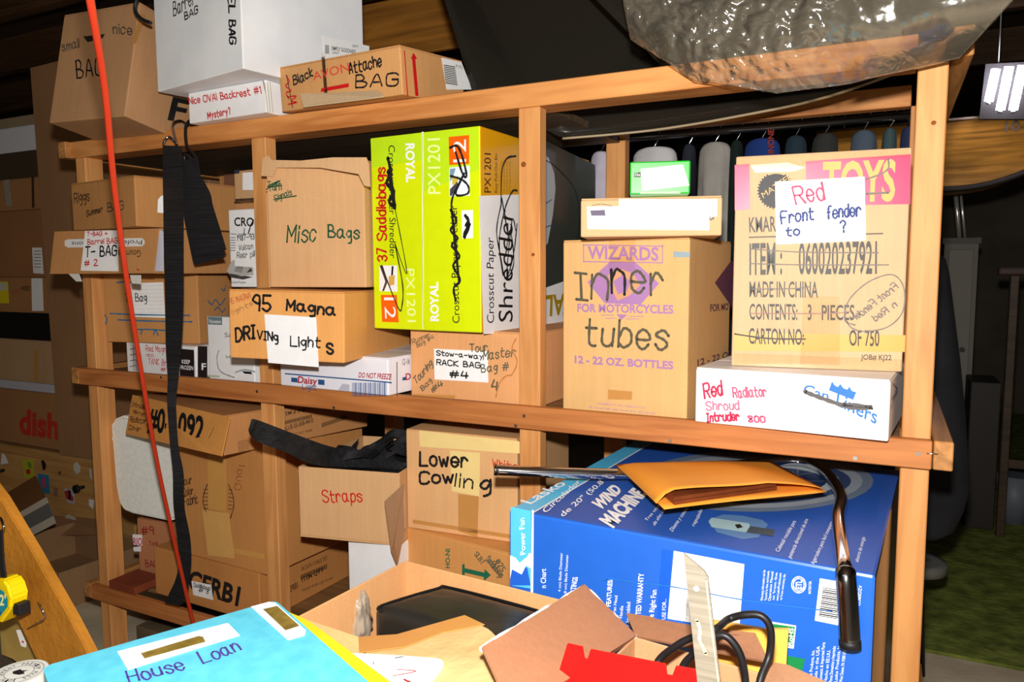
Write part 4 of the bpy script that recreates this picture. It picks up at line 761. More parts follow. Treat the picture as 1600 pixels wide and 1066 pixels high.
bm = bmesh.new(); hk = [M2 @ at(q, y) for q, y in (((303, 262), -.05), ((289, 250), -.06), ((291, 242), -.06), ((307, 256), -.05), ((304, 244), -.04), ((293, 230), -.035), ((290, 212), -.03), ((291, 196), -.02), ((297, 189), .0), ((306, 190), .03), ((308, 195), .05))]
bm_tube(bm, smooth_pts(hk), .0045, 10); mesh_obj('hook', bm, plain((24, 24, 26), .3), s2)
bm = bmesh.new(); ck = [V(p) for p in (at((257, 232), -.05), at((256, 222), -.045), at((263, 214), -.035), at((272, 220), -.03), at((276, 226), -.03), at((272, 210), -.025), at((269, 198), -.02), at((273, 191), -.005), at((282, 189), .02), at((288, 192), .05))]
bm_tube(bm, smooth_pts(ck), .0038, 10); mesh_obj('snap_hook', bm, CHROME, s1)
rod = smooth_pts([at((131, -170), -.99), at((136, -40), -.92), at((141, 0), -.9), at((164, 140), -.78), at((178, 285), -.66), at((197, 430), -.54), at((219, 570), -.42), at((245, 720), -.29), at((271, 840), -.19), at((300, 966), -.09), at((312, 1012), -.06)], 6)
bm = bmesh.new(); bm_tube(bm, rod, .0050, 12); prop(mesh_obj('fibreglass_rod', bm, plain((196, 56, 30), .4)), 'long thin orange red rod leaning in front of the shelf', 'rod')

# ================================================================== plastic things on the top right of the shelf
SMOKE = film('smoked_plastic', (190, 176, 150), .55, .022, .12, .3)
def wavy(name, pts, Yf, mat, label, cat, nu=26, nv=16, th=.002, amp=.0, parent=None, fr=3):
    """sheet through a quad of image-measured corners, Yf(u, v) gives its depth"""
    bm = bmesh.new(); g = []
    for j in range(nv+1):
        row = []
        for i in range(nu+1):
            u, v = i/nu, j/nv
            top = pts[0]; bot = pts[1]
            def lerpl(L, u):
                x = u*(len(L)-1); k = min(int(x), len(L)-2); f = x-k; return (L[k][0]*(1-f)+L[k+1][0]*f, L[k][1]*(1-f)+L[k+1][1]*f)
            a, b = lerpl(top, u), lerpl(bot, u); q = (a[0]*(1-v)+b[0]*v, a[1]*(1-v)+b[1]*v)
            p = at(q, Yf(u, v)); 
            if amp: p += V((0, -1, .3))*amp*(noise.noise(V((p.x*fr*6, p.z*fr*6, 3)))+.5*noise.noise(V((p.x*fr*17, p.z*fr*17, 9))))
            row.append(bm.verts.new(p))
        g.append(row)
    for j in range(nv):
        for i in range(nu): bm.faces.new((g[j][i], g[j][i+1], g[j+1][i+1], g[j+1][i]))
    o = mesh_obj(name, bm, mat, parent, True); m = o.modifiers.new('t', 'SOLIDIFY'); m.thickness = th
    return prop(o, label, cat)
wavy('windshield', ([(682, -40), (720, -40), (900, -40), (1130, -40), (1380, -40), (1520, -40)], [(740, 150), (880, 217), (1020, 204), (1160, 181), (1300, 150), (1480, 84)]), lambda u, v: .20+.18*math.sin(math.pi*u)*(1-.2*v), SMOKE, 'large dark smoked plastic windshield slung behind the top rail at the right', 'windshield', th=.004)
ed = [at(q, .20+.18*math.sin(math.pi*u)*.8) for q, u in (((880, 217), .2), ((1020, 204), .4), ((1160, 181), .6), ((1300, 150), .8), ((1480, 84), 1))]
wavy('windshield', ([(892, -40), (1100, -40), (1300, -40), (1470, -40)], [(1040, 112), (1140, 100), (1280, 84), (1470, 60)]), lambda u, v: .12+.10*math.sin(math.pi*u), SMOKE, 'smaller smoked plastic windshield standing in front of the larger one', 'windshield', th=.004)
bm = bmesh.new(); bm_tube(bm, smooth_pts([p+V((0, -.004, 0)) for p in ed]), .0032, 8); o = mesh_obj('edge_trim', bm, plain((170, 150, 120), .3)); o.parent = bpy.data.objects['windshield']
BAG = film('clear_bag', (250, 247, 240), .96, .06, .13, 1.1, 1)
bm = bmesh.new(); nu, nv = 170, 90; g = []
topl = [(962, -60), (1080, -60), (1240, -60), (1420, -60), (1640, -60)]
botl = [(985, 62), (1085, 126), (1215, 146), (1330, 130), (1500, 92)]
def lp(L, u):
    x = u*(len(L)-1); k = min(int(x), len(L)-2); f = x-k; return (L[k][0]*(1-f)+L[k+1][0]*f, L[k][1]*(1-f)+L[k+1][1]*f)
for j in range(nv+1):
    row = []
    for i in range(nu+1):
        u, v = i/nu, j/nv; a, c = lp(topl, u), lp(botl, u)
        q = (a[0]*(1-v)+c[0]*v, a[1]*(1-v)+c[1]*v)
        if u < .02*0: pass
        p = at(q, -.06-.10*u*(1-v)-.03*math.sin(math.pi*v))
        s_ = p.x*8; r_ = math.hypot(p.x+.05, p.z-1.83)
        crumple = math.exp(-((p.x+.27)/.22)**2)
        dsp = .010*noise.noise(V((p.x*9, p.z*9, 1)))+.010*crumple*abs(noise.noise(V((p.x*24, p.z*24, 4))))+.006*crumple*abs(noise.noise(V((p.x*52, p.z*52, 6))))+.004*math.sin(math.atan2(p.z-1.86, p.x+.12)*14)*min(1, .25/max(r_, .05))*.6
        row.append(bm.verts.new(p+V((.3, -1, 0))*dsp))
    g.append(row)
for j in range(nv):
    for i in range(nu): bm.faces.new((g[j][i], g[j][i+1], g[j+1][i+1], g[j+1][i]))
back = {}
o = mesh_obj('plastic_bag', bm, BAG, None, True); m = o.modifiers.new('t', 'SOLIDIFY'); m.thickness = .0008
prop(o, 'crumpled clear plastic bag draped over the top rail at the right', 'plastic bag')

# ================================================================== clothes behind the shelf
bm = bmesh.new(); bm_tube(bm, [V((-1.25, .95, 1.72)), V((.05, .95, 1.72))], .012, 12)
rodc = prop(mesh_obj('clothes_rail', bm, plain((150, 150, 155), .3, 1)), 'metal clothes rail behind the shelf holding the garments', 'clothes rail')
for x in (-1.24, .04):
    bm = bmesh.new(); bm_tube(bm, [V((x, .95, 0)), V((x, .95, 1.72))], .012, 10); mesh_obj('rail_stand', bm, plain((150, 150, 155), .3, 1), rodc)
def garment(px0, px1, pxm, ytop, mat, label, cat, zb, extra=None):
    x0, x1 = at((px0, 240), .95).x, at((px1, 240), .95).x; zt = min(at((pxm, ytop), .95).z, 1.685); xc = (x0+x1)/2
    t = thing('hanging_garment', label, cat, (xc, .95, 0), (0, 0, 0), 'garments hanging behind the shelf'); n = 32; vs_ = (0, .006, .015, .03, .06, .1, .2, .3, .45, .6, .8, 1); m = len(vs_)-1; bm = bmesh.new(); rings = []
    hw = (x1-x0)/2*.9
    for j in range(m+1):
        v = vs_[j]; z = zt+(zb-zt)*v; sh = (.5, .72, .86, .96, 1.0)[j] if j < 5 else 1
        ring = []
        for i in range(n):
            a = 2*math.pi*i/n; fold = 1+.10*math.sin(a*7+x0*40+v*2)*min(1, v*4)
            ring.append(bm.verts.new((hw*sh*math.cos(a)*fold, .05*math.sin(a)*fold*(.45+.55*min(1, v*8)), z)))
        rings.append(ring)
    for j in range(m):
        for i in range(n): bm.faces.new((rings[j][i], rings[j][(i+1) % n], rings[j+1][(i+1) % n], rings[j+1][i]))
    bm.faces.new(rings[0][::-1]); bm.faces.new(rings[-1]); bmesh.ops.recalc_face_normals(bm, faces=bm.faces[:])
    mesh_obj('cloth', bm, mat, t, True)
    bm = bmesh.new(); bm_tube(bm, smooth_pts([V((0, 0, zt-.005)), V((0, 0, 1.69)), V((.012, 0, 1.712)), V((.016, 0, 1.737)), V((0, 0, 1.746)), V((-.016, 0, 1.735))]), .0018, 6); mesh_obj('hanger_hook', bm, CHROME, t)
    return t
def cloth(key, c): return mottled(key, tuple(int(v*.86) for v in c), c, 6, .95, .3, 40)
garment(922, 958, 940, 224, cloth('lilac', (224, 216, 234)), 'pale lilac garment hanging left of the rear post', 'garment', .9)
garment(985, 1062, 1030, 214, cloth('offwhite', (226, 224, 226)), 'off-white pleated garment hanging behind the small green box', 'garment', .9)
garment(1066, 1088, 1076, 208, cloth('navy', (44, 48, 62)), 'narrow navy garment between the off-white and grey ones', 'garment', .95)
garment(1090, 1146, 1120, 208, cloth('warmgrey', (176, 172, 164)), 'grey garment hanging between the green box and the toy carton', 'garment', .85)
garment(1140, 1162, 1150, 206, cloth('darkgreen', (24, 40, 36)), 'dark green garment hanging left of the blue one', 'garment', .8)
g1 = garment(1160, 1222, 1190, 200, cloth('royalblue', (32, 62, 134)), 'blue garment with red lettering hanging above the toy carton', 'garment', .9)
s = Sheet(g1, V((0, .893, 0)), V((0, -1, 0))); s.print_('INONE', (1209, 240), (1209, 202), (1200, 240), plain((150, 40, 30), .7), .02); s.done()
garment(1224, 1262, 1245, 196, cloth('teal', (40, 58, 70)), 'dark teal garment hanging right of the blue one', 'garment', .9)
garment(1266, 1312, 1290, 192, cloth('charcoal', (56, 56, 54)), 'charcoal garment hanging above the middle of the toy carton', 'garment', .9)
garment(1326, 1372, 1350, 188, cloth('steelblue', (84, 98, 116)), 'steel blue garment hanging above the toy carton', 'garment', .9)
garment(1376, 1402, 1390, 186, cloth('sage', (70, 96, 98)), 'sage garment second from the right post', 'garment', .9)
garment(1404, 1432, 1416, 186, cloth('denim', (48, 58, 98)), 'denim blue garment hanging nearest the right post', 'garment', .9)

# ================================================================== stack of things at the far left
YL = .66
def slab(name, label, cat, q0, q1, Y, d, mat, flaps=True, part='carton_body', x1=None):
    xm, ym = (q0[0]+q1[0])/2, (q0[1]+q1[1])/2
    a, c = at((q0[0], ym), Y), at((q1[0], ym), Y); zt, zb = at((xm, q0[1]), Y).z, at((xm, q1[1]), Y).z
    return Carton(name, label, cat, a.x, Y, zb, 0, (x1 or c.x)-a.x, d, zt-zb, mat, flaps=flaps, part=part)
DK = card((160, 108, 58)); DK2 = card((150, 98, 52)); DK3 = card((176, 126, 72))
ch = Carton('drawer_chest', 'low plywood drawer chest covered in stickers at the far left', 'chest', -4.5, .66, 0, 0, 1.95, .5, .415, grained((196, 150, 92), 0, (176, 128, 72), .6), flaps=False, part='chest_body')
bm = bmesh.new(); bm_box(bm, (.03, -.012, .085), (1.5, .0, .375), .003, 1); mesh_obj('drawer', bm, grained((204, 156, 92), 0, (184, 132, 74), .6), ch.root)
bm = bmesh.new(); bm_box(bm, (.03, -.012, .012), (1.5, .0, .075), .003, 1); mesh_obj('drawer', bm, grained((204, 156, 92), 0, (184, 132, 74), .6), ch.root)
for q in ((131, 761), (6, 735)):
    p = at(q, YL-.012); bm = bmesh.new(); bm_disc(bm, ch.M.inverted() @ p, (0, -1, 0), .008, .03, 12); bm_disc(bm, ch.M.inverted() @ (p+V((0, -.03, 0))), (0, -1, 0), .019, .014, 16); mesh_obj('knob', bm, BLACK, ch.root)
s = Sheet(ch.root, V((0, YL-.0122, 0)), V((0, -1, 0)))
k = s.label([(35, 718), (52, 719), (53, 748), (38, 747)], plain((176, 186, 40)), 'sticker'); k.poly([(40, 735), (46, 732), (48, 740), (42, 742)], RED, lift=.0006); k.poly([(42, 722), (48, 723), (50, 732), (44, 730)], plain((120, 140, 40)), lift=.0006)
k = s.label([(59, 740), (76, 743), (78, 772), (61, 769)], plain((40, 130, 170)), 'sticker'); k.poly([(66, 748), (71, 745), (70, 757), (73, 762), (68, 763), (65, 756)], PINK, lift=.0006)
s.label([(64, 720), (68, 719), (72, 726), (71, 734), (67, 735)], INK, 'sticker'); s.label([(115, 725), (120, 722), (125, 728), (125, 738), (120, 741), (115, 735)], plain((216, 214, 200)), 'sticker')
k = s.label([(100, 763), (116, 766), (116, 788), (105, 785)], plain((190, 190, 200)), 'sticker'); k.poly([(100, 768), (107, 766), (115, 778), (114, 784), (104, 780)], plain((176, 50, 60)), lift=.0006); k.poly([(107, 765), (111, 768), (110, 782), (107, 781)], BLACK, lift=.0009)
s.label([(84, 762), (90, 763), (90, 777), (84, 775)], plain((150, 110, 90)), 'sticker'); s.label([(139, 732), (143, 734), (144, 750), (140, 746)], plain((200, 200, 200)), 'sticker'); s.label([(139, 780), (147, 782), (145, 796), (139, 790)], WHITE, 'sticker'); s.label([(3, 708), (8, 712), (13, 724), (1, 726)], WHITE, 'sticker'); s.label([(92, 736), (95, 737), (94, 743), (91, 741)], plain((120, 60, 40)), 'sticker'); s.done()
p = at((72, 820), .60); k2 = p
tc = Carton('tall_carton', 'very tall plain brown carton standing behind the left end of the shelf', 'box', -3.505, .64, .4155, 0, 1.1, .35, 1.80, card((154, 108, 62)), 0, -1.4, flaps=False); tc.done()
b = slab('cardboard_box', 'brown carton with a red lower case word at the far left', 'box', (-80, 607), (95, 690), YL, .35, DK, x1=-3.522); b2 = b
f = b.face(); f.print_('dish', (30, 676), (92, 686), (30, 640), plain((196, 52, 36), .6), .04); b.done()
zt = b.root.location.z+b.h
def stack(name, label, cat, hpx, mat, xr, d=.35, part='carton_body', flaps=True, Y=YL):
    """next thing up in the far left pile; its height is measured in picture rows"""
    global zt
    zb = at((40, hpx), Y).z; b = Carton(name, label, cat, -4.15, Y, zt+.001, 0, -3.516-.0245*(zb-.4155)+.03*min(0, xr+3.56)+4.15, d, zb-zt-.001, mat, flaps=flaps, part=part); zt = zb; return b
b = stack('paper_stack', 'loose white papers on the carton with the red word', 'papers', 597, plain((190, 190, 200)), -3.6, .3, 'paper_sheets', False); b.done()
b = stack('cardboard_box', 'plain light brown carton under the black case at the far left', 'box', 531, card((178, 136, 84)), -3.58); f = b.face(); f.poly([(52, 548), (60, 548), (60, 597), (54, 597)], TAPE, 'packing_tape'); b.done()
b = stack('storage_case', 'flat black case in the pile at the far left', 'case', 489, plain((18, 18, 20), .4), -3.57, .35, 'case_body', False); b.done()
b = stack('cardboard_box', 'brown carton with yellow and white stickers above the black case', 'box', 433, DK, -3.57)
f = b.face(); k = f.label([(-4, 440), (12, 440), (14, 474), (-4, 474)], plain((226, 206, 20))); k.poly([(-4, 442), (10, 442), (10, 454), (-4, 454)], plain((200, 200, 190)), lift=.0006); f.label([(49, 435), (66, 435), (68, 486), (50, 486)]); f.print_('HBB2', (33, 454), (47, 454), (33, 447), INK)
f.hand('m', (20, 462), (30, 460), (20, 450), RED, .002); b.done()
b = stack('cardboard_box', 'taller brown carton with one white label at the far left', 'box', 328, DK2, -3.565); f = b.face(); k = f.label([(50, 387), (65, 387), (68, 428), (52, 427)])
for i in range(6): k.poly([(53, 392+i*5), (64, 392+i*5), (64, 393+i*5), (53, 393+i*5)], GREY_INK, 'smudge', .0006)
b.done()
b = stack('cardboard_box', 'small taped brown carton beneath the white box at the far left', 'box', 278, DK, -3.575); f = b.face(); f.poly([(5, 282), (14, 280), (19, 322), (10, 322)], plain((160, 150, 140), .3), 'packing_tape'); f.poly([(49, 276), (53, 276), (54, 325), (50, 325)], CLEAR, 'packing_tape'); b.done()
b = stack('board', 'dark board across the pile at the far left', 'board', 236, plain((70, 56, 40)), -3.6, .35, 'board_body', False); b.done()
b = stack('cardboard_box', 'long white box topmost in the far left pile', 'box', 196, plain((212, 214, 222)), -3.58, .35, 'box_body', True); b.done()
b = stack('board', 'brown board lying on the long white box at the far left', 'board', 180, plain((150, 132, 104)), -3.6, .35, 'board_body', False); b.done()
# open carton on the floor at the left
a0, a1 = V((-2.752, .151, 0)), V((-2.70, .56, 0)); yawb = 6
b = open_box('cardboard_box', 'open brown carton on the concrete floor left of the shelf', -3.30, .19, 0, -4, .54, .36, .15, card((146, 106, 62))); b.done()
ob = b
bm = bmesh.new(); bm_prism(bm, [ob.M.inverted() @ p for p in (at((60, 838), .45), at((150, 836), .52), at((155, 812), .60), at((75, 806), .56))], (0, .004, .001)); mesh_obj('carton_flap', bm, card((150, 104, 60)), ob.root)
sb = thing('flat_box', 'tilted brown box with grey and white striped end on the open carton', 'box', at((30, 848), .3)); Mi = mw(sb).inverted(); back = at((8, 772), .52)-at((18, 808), .3)
def stripe(name, t0, t1, mat, off):
    a, b_, c, d_ = at((18, 808), .3-off), at((72, 777), .3-off), at((87, 818), .3-off), at((30, 848), .3-off)
    q4 = [a.lerp(d_, t0), b_.lerp(c, t0), b_.lerp(c, t1), a.lerp(d_, t1)]; bm = bmesh.new(); bm_prism(bm, [Mi @ p for p in q4], back if off == 0 else V((0, .0015, 0))); mesh_obj(name, bm, mat, sb)
stripe('box_body', 0, 1, card((150, 96, 44)), 0); stripe('white_stripe', 0, .22, plain((196, 186, 170)), .0015); stripe('grey_stripe', .22, .72, plain((104, 104, 102)), .0015); stripe('white_stripe', .72, 1, plain((196, 186, 170)), .0015)
bm = bmesh.new(); bm_prism(bm, [at(q, .57) for q in ((96, 818), (104, 805), (117, 812), (120, 818), (112, 832), (103, 826))], (0, .012, 0)); prop(mesh_obj('paper_scrap', bm, plain((200, 190, 180))), 'crumpled white and red scrap lying behind the open floor carton', 'paper')

# ================================================================== foreground clutter
b = open_box('cardboard_box', 'open carton in the foreground holding a black cushion', -.814, -.665, 0, -4.6, .349, .272, .74, card((208, 146, 82)))
M = b.M; Mi = M.inverted()
bm = bmesh.new(); bm_prism(bm, [V((.0, -.001, .74)), V((.20, -.001, .74)), V((.19, -.055, .725)), V((.03, -.05, .722))], (0, 0, .004)); mesh_obj('front_flap', bm, card((222, 160, 90)), b.root); b.done()
CUS = mottled('black_vinyl', (26, 25, 22), (42, 40, 36), 5, .42, .35, 9, (1, 2.5, 1), .5)
cu = thing('seat_cushion', 'black vinyl seat cushion inside the open foreground carton', 'cushion', (-.764, -.541, .622))
Q = [V(p)-V((-.764, -.541)) for p in ((-.762, -.541), (-.694, -.414), (-.485, -.430), (-.492, -.560))]
def skew(p):
    u, t2 = p.x/.252, p.y/.165; a = Q[0].lerp(Q[3], u).lerp(Q[1].lerp(Q[2], u), t2); return V((a.x, a.y, p.z))
bm = bmesh.new(); bm_box(bm, (0, 0, 0), (.252, .165, .098)); bmesh.ops.subdivide_edges(bm, edges=bm.edges[:], cuts=14, use_grid_fill=True)
for v in bm.verts:
    x, y, z = v.co; u, t2 = x/.252, y/.165
    if z > .09: v.co.z += .006*math.sin(math.pi*u)*math.sin(math.pi*t2) - .010*math.exp(-((u-.62)/.14)**2-((t2-.35)/.25)**2)+.0015*noise.noise(V((x*30, y*60, 0)))
    for ax, L in ((0, .252), (1, .165)):
        pass
    r = .02
    q = V((min(max(v.co.x, r), .252-r), min(max(v.co.y, r), .165-r), min(max(v.co.z, r), .098-r))); dd = v.co-q
    if dd.length > r and min(x, .252-x, y, .165-y) < r: v.co = q+dd.normalized()*r
for v in bm.verts: v.co = skew(v.co)
mesh_obj('cover', bm, CUS, cu, True)
bm = bmesh.new(); pp = [V((.02, .003, .088)), V((.004, .02, .09)), V((.004, .14, .092)), V((.02, .162, .092)), V((.23, .162, .092)), V((.25, .145, .09))]; bm_tube(bm, smooth_pts([skew(p)+V((0, 0, .003)) for p in pp], 5), .0028, 8); mesh_obj('piping', bm, plain((18, 18, 20), .35), cu)
bm = bmesh.new(); bm_box(bm, (.006, .006, .60), (.343, .264, .616)); o = mesh_obj('cardboard_pad', bm, KRAFT_B, None); o.matrix_world = M; prop(o, 'cardboard pad inside the foreground carton under the cushion', 'cardboard')
def crumple(q, Z, r, name, label, seed):
    bm = bmesh.new(); bmesh.ops.create_icosphere(bm, subdivisions=4, radius=1)
    for v in bm.verts:
        n = v.co.copy(); k = 1+.35*noise.noise(n*2.2+V((seed, 0, 0)))+.25*abs(noise.noise(n*5+V((seed, 3, 0))))
        v.co = V((n.x*r[0], n.y*r[1], n.z*r[2]))*k
    o = mesh_obj(name, bm, film('crinkly_film', (246, 244, 240), .94, .42, .16, .9, 1), None, True); o.location = atz(q, Z); prop(o, label, 'plastic bag')
crumple((525, 976), .655, (.022, .03, .036), 'plastic_wrap', 'crumpled clear plastic wrap in the near left corner of the open carton', 1)
crumple((563, 968), .675, (.014, .022, .05), 'plastic_wrap', 'crumpled clear plastic wrap between the carton wall and the black cushion', 5)
# padded kraft mailer across the carton
ml = thing('padded_mailer', 'crumpled tan padded mailer with brown taped edge in the foreground', 'mailer', atz((700, 1030), .76))
Mi = mw(ml).inverted()
q = [atz((560, 996), .755), atz((620, 992), .762), atz((726, 962), .775), atz((766, 982), .78), atz((870, 1090), .79), atz((600, 1110), .765)]
TAN = mottled('tan_paper', (206, 168, 112), (222, 186, 130), 10, .7, .4, 25)
bm = bmesh.new(); bm_prism(bm, [Mi @ p for p in q], (0, 0, -.012)); bmesh.ops.bevel(bm, geom=bm.edges[:], offset=.003, segments=2, affect='EDGES'); mesh_obj('mailer_body', bm, TAN, ml)
q = [(560, 996.5), (620, 992.5), (726, 962.5), (757, 977), (690, 990), (632, 1012), (562, 1021)]
zs = [.7562, .7635, .7765, .7805, .772, .7665, .759]
bm = bmesh.new(); bm_prism(bm, [Mi @ atz(a, z) for a, z in zip(q, zs)], (0, 0, .0012)); mesh_obj('packing_tape', bm, plain((200, 140, 74), .28), ml)
# hidden support and the folders
b = Carton('storage_box', 'low carton carrying the stack of folders at the front edge', 'box', -1.03, -1.22, 0, 0, .38, .345, .69, KRAFT_D); b.done()
A, Bc, C = atz((66, 1042), .8), atz((430, 938), .8), atz((562, 1066), .8)
eu = (Bc-A).normalized(); ev = (C-Bc); ev = (ev-eu*ev.dot(eu)).normalized(); L = (Bc-A).length
def rect(u0, v0, u1, v1, z, r=.012):
    pts = []
    for cx, cy, a0 in ((u1-r, v0+r, -90), (u1-r, v1-r, 0), (u0+r, v1-r, 90), (u0+r, v0+r, 180)):
        for k in range(5):
            a = math.radians(a0+k*22.5); pts.append((cx+r*math.cos(a), cy+r*math.sin(a)))
    return [V((*(A+eu*x+ev*y).xy, z)) for x, y in pts]
def flatthing(name, label, cat, pts, th, mat, part):
    t = thing(name, label, cat, (*((pts[0]+pts[10])/2).xy, pts[0].z)); m = mw(t).inverted(); bm = bmesh.new(); bm_prism(bm, [m @ p for p in pts], (0, 0, -th)); mesh_obj(part, bm, mat, t); return t
flatthing('paper_stack', 'stack of papers under the blue and yellow folders', 'papers', rect(.02, .06, L-.02, .30, .771), .08, plain((214, 206, 190)), 'paper_sheets')
def pxpoly(pts, z): return [atz(q, z) for q in pts]
pw = flatthing('paper_sheets', 'white papers with red lines beneath the yellow folder', 'papers', pxpoly([(520, 1020), (560, 1021), (620, 1024), (680, 1028.5), (690, 1031), (693, 1036), (690, 1041), (676, 1058), (640, 1110), (560, 1160), (480, 1120)], .7775), .006, WHITE, 'sheets')
yf = flatthing('file_folder', 'bright yellow file folder under the blue folder', 'folder', pxpoly([(400, 960), (440, 952), (474, 966), (488, 975), (505, 987), (535, 1009), (570, 1036), (600, 1058), (640, 1090), (600, 1180), (300, 1180)], .788), .009, plain((250, 208, 30), .5), 'cover')
bf = flatthing('file_folder', 'light blue folder lettered house loan with two white stickers', 'folder', rect(0, 0, L, .32, .8), .011, mottled('blue_folder', (84, 186, 214), (100, 200, 226), 40, .6), 'cover')
s = Sheet(bf, V((0, 0, .8)), V((0, 0, 1)))
GOLD = mottled('window_gold', (110, 92, 36), (142, 118, 50), 60, .5)
k = s.label([(183, 1018), (356, 973.5), (375, 993), (200, 1047)], WHITE, 'sticker'); k.poly([(220, 1021), (310, 994), (317, 995), (321, 1003), (226, 1029)], GOLD, 'sticker_window', .0007)
k = s.label([(392, 948), (420, 940.5), (430, 942), (478, 985), (476, 993), (450, 1000.5)], WHITE, 'sticker'); k.poly([(411, 952), (433, 947), (468, 978), (446, 985)], GOLD, 'sticker_window', .0007)
VI = plain((74, 60, 150), .6); s.hand('House', (203, 1068), (289, 1045), (195, 1050), VI, .0026, .7); s.hand('Loan', (318, 1037), (377, 1016), (308, 1020), VI, .0026, .7); s.done()
s = Sheet(pw, V((0, 0, .7775)), V((0, 0, 1))); s.stroke([(614, 1056), (650, 1049), (620, 1046)], RED, .0012); s.stroke([(632, 1062), (640, 1066)], RED, .003); s.stroke([(618, 1028), (630, 1026)], GREY_INK, .0016); s.stroke([(583, 1034), (584, 1038)], RED, .001); s.done()
# second open carton with the red front
b = open_box('cardboard_box', 'open carton with torn flaps and a bright red front panel', -.337, -.70, 0, -7, .24, .195, .75, card((190, 134, 80)))
Mi = b.M.inverted(); INN = card((166, 108, 66))
def flap(name, pts, th, mat, o=b):
    bm = bmesh.new(); nn = (pts[1]-pts[0]).cross(pts[-1]-pts[0]).normalized(); bm_prism(bm, [Mi @ p for p in pts], Mi.to_3x3() @ (nn*th)); return mesh_obj(name, bm, mat, b.root)
flap('red_panel', [at(q, -.705) for q in ((862, 1090), (888, 1005), (911, 1010), (914, 1028), (919, 1030), (924, 1014), (1041, 1037), (1043, 1054), (1051, 1055), (1057, 1040), (1090, 1046), (1094, 1140))], -.004, plain((226, 8, 10), .4))
lf = [atz((993, 996), .752), atz((912, 916), .80), atz((752, 1014), .83), atz((800, 1120), .80), atz((880, 1080), .752)]
flap('side_flap', lf, .004, INN); 
bm = bmesh.new(); 
for a, c in ((lf[0], lf[1]), (lf[1], lf[2])):
    pp = [Mi @ a.lerp(c, i/14)+V((0, 0, .0035*noise.noise(a.lerp(c, i/14)*80))) for i in range(15)]; bm_tube(bm, pp, .0034, 6)
mesh_obj('torn_edge', bm, plain((238, 238, 240)), b.root)
flap('back_flap', [at((993, 994), -.505), at((978, 958), -.47), at((1020, 964), -.47), at((1024, 967), -.47), at((1080, 977), -.47), at((1143, 985), -.47), at((1180, 989), -.475), at((1202, 1034), -.505)], .004, card((142, 92, 56)))
flap('right_flap', [atz((1184, 1070), .752), atz((1210, 1035), .775), atz((1231, 1039), .78), atz((1295, 1067), .79), atz((1250, 1110), .775)], .004, card((176, 122, 76)))
b.done()
bm = bmesh.new(); bm_prism(bm, [at(q, -.44) for q in ((1085, 968), (1125, 972), (1195, 984), (1232, 984), (1228, 1045), (1222, 1100), (1090, 1090))], (0, .006, 0))
prop(mesh_obj('envelope', bm, mottled('manila_gold', (236, 172, 70), (246, 188, 88), 6, .5)), 'yellow manila envelope wedged between the red fronted carton and the fan box', 'envelope')
bm = bmesh.new(); bm_tube(bm, smooth_pts([at((1015, 1070), -.62)]+[at(q, -.60) for q in ((1029, 1033), (1056, 1010), (1080, 997), (1117, 984))]+[at(q, -.56) for q in ((1138, 968), (1164, 961), (1190, 963), (1204, 984), (1202, 1024))]+[at((1188, 1062), -.58), at((1180, 1110), -.6)]), .0048, 10)
prop(mesh_obj('cable', bm, plain((24, 22, 24), .45)), 'thick black cable making the outer loop out of the red fronted carton', 'cable')
bm = bmesh.new(); bm_tube(bm, smooth_pts([at((1052, 1085), -.62)]+[at(q, -.61) for q in ((1067, 1042), (1084, 1022), (1108, 1000), (1124, 993), (1137, 996), (1151, 1012), (1160, 1034), (1165, 1068))]+[at((1166, 1120), -.62)]), .0048, 10)
prop(mesh_obj('cable', bm, plain((24, 22, 24), .45)), 'thick black cable making the inner loop behind the steel ruler', 'cable')
rp = [at((1068, 865), -.755), at((1100, 892), -.755), at((1106, 902), -.755), at((1127, 1080), -.755), at((1091, 1080), -.755)]
dn = (rp[4]-rp[0]).normalized(); k = rp[4].z/-dn.z; dn2 = (rp[3]-rp[2]).normalized()
rp[4] = rp[4]+dn*k*.99; rp[3] = rp[3]+dn2*(rp[3].z/-dn2.z)*.99
STEEL = mottled('brushed_steel', (150, 142, 128), (176, 168, 152), 6, .38, .05, 200, (1, 1, 30)); STEEL.node_tree.nodes['Principled BSDF'].inputs['Metallic'].default_value = .55
bm = bmesh.new(); bm_prism(bm, rp, (0, .0025, 0)); o = prop(mesh_obj('steel_ruler', bm, STEEL), 'upright steel ruler with slanted top end and small hole', 'ruler')
bm = bmesh.new(); bm_disc(bm, at((1088, 920), -.7551), (0, -1, 0), .0028, .0004, 16); mesh_obj('hole', bm, plain((240, 245, 250)), o)
s = Sheet(o, V((0, -.755, 0)), V((0, -1, 0))); s.stroke([(1089, 970), (1094, 985), (1093, 1000), (1099, 1013), (1103, 1022)], plain((196, 184, 140)), .0035, 'scratch'); s.stroke([(1103, 905), (1112, 985), (1124, 1075)], plain((206, 202, 192), .3, .6), .0018, 'edge', .0005); s.done()
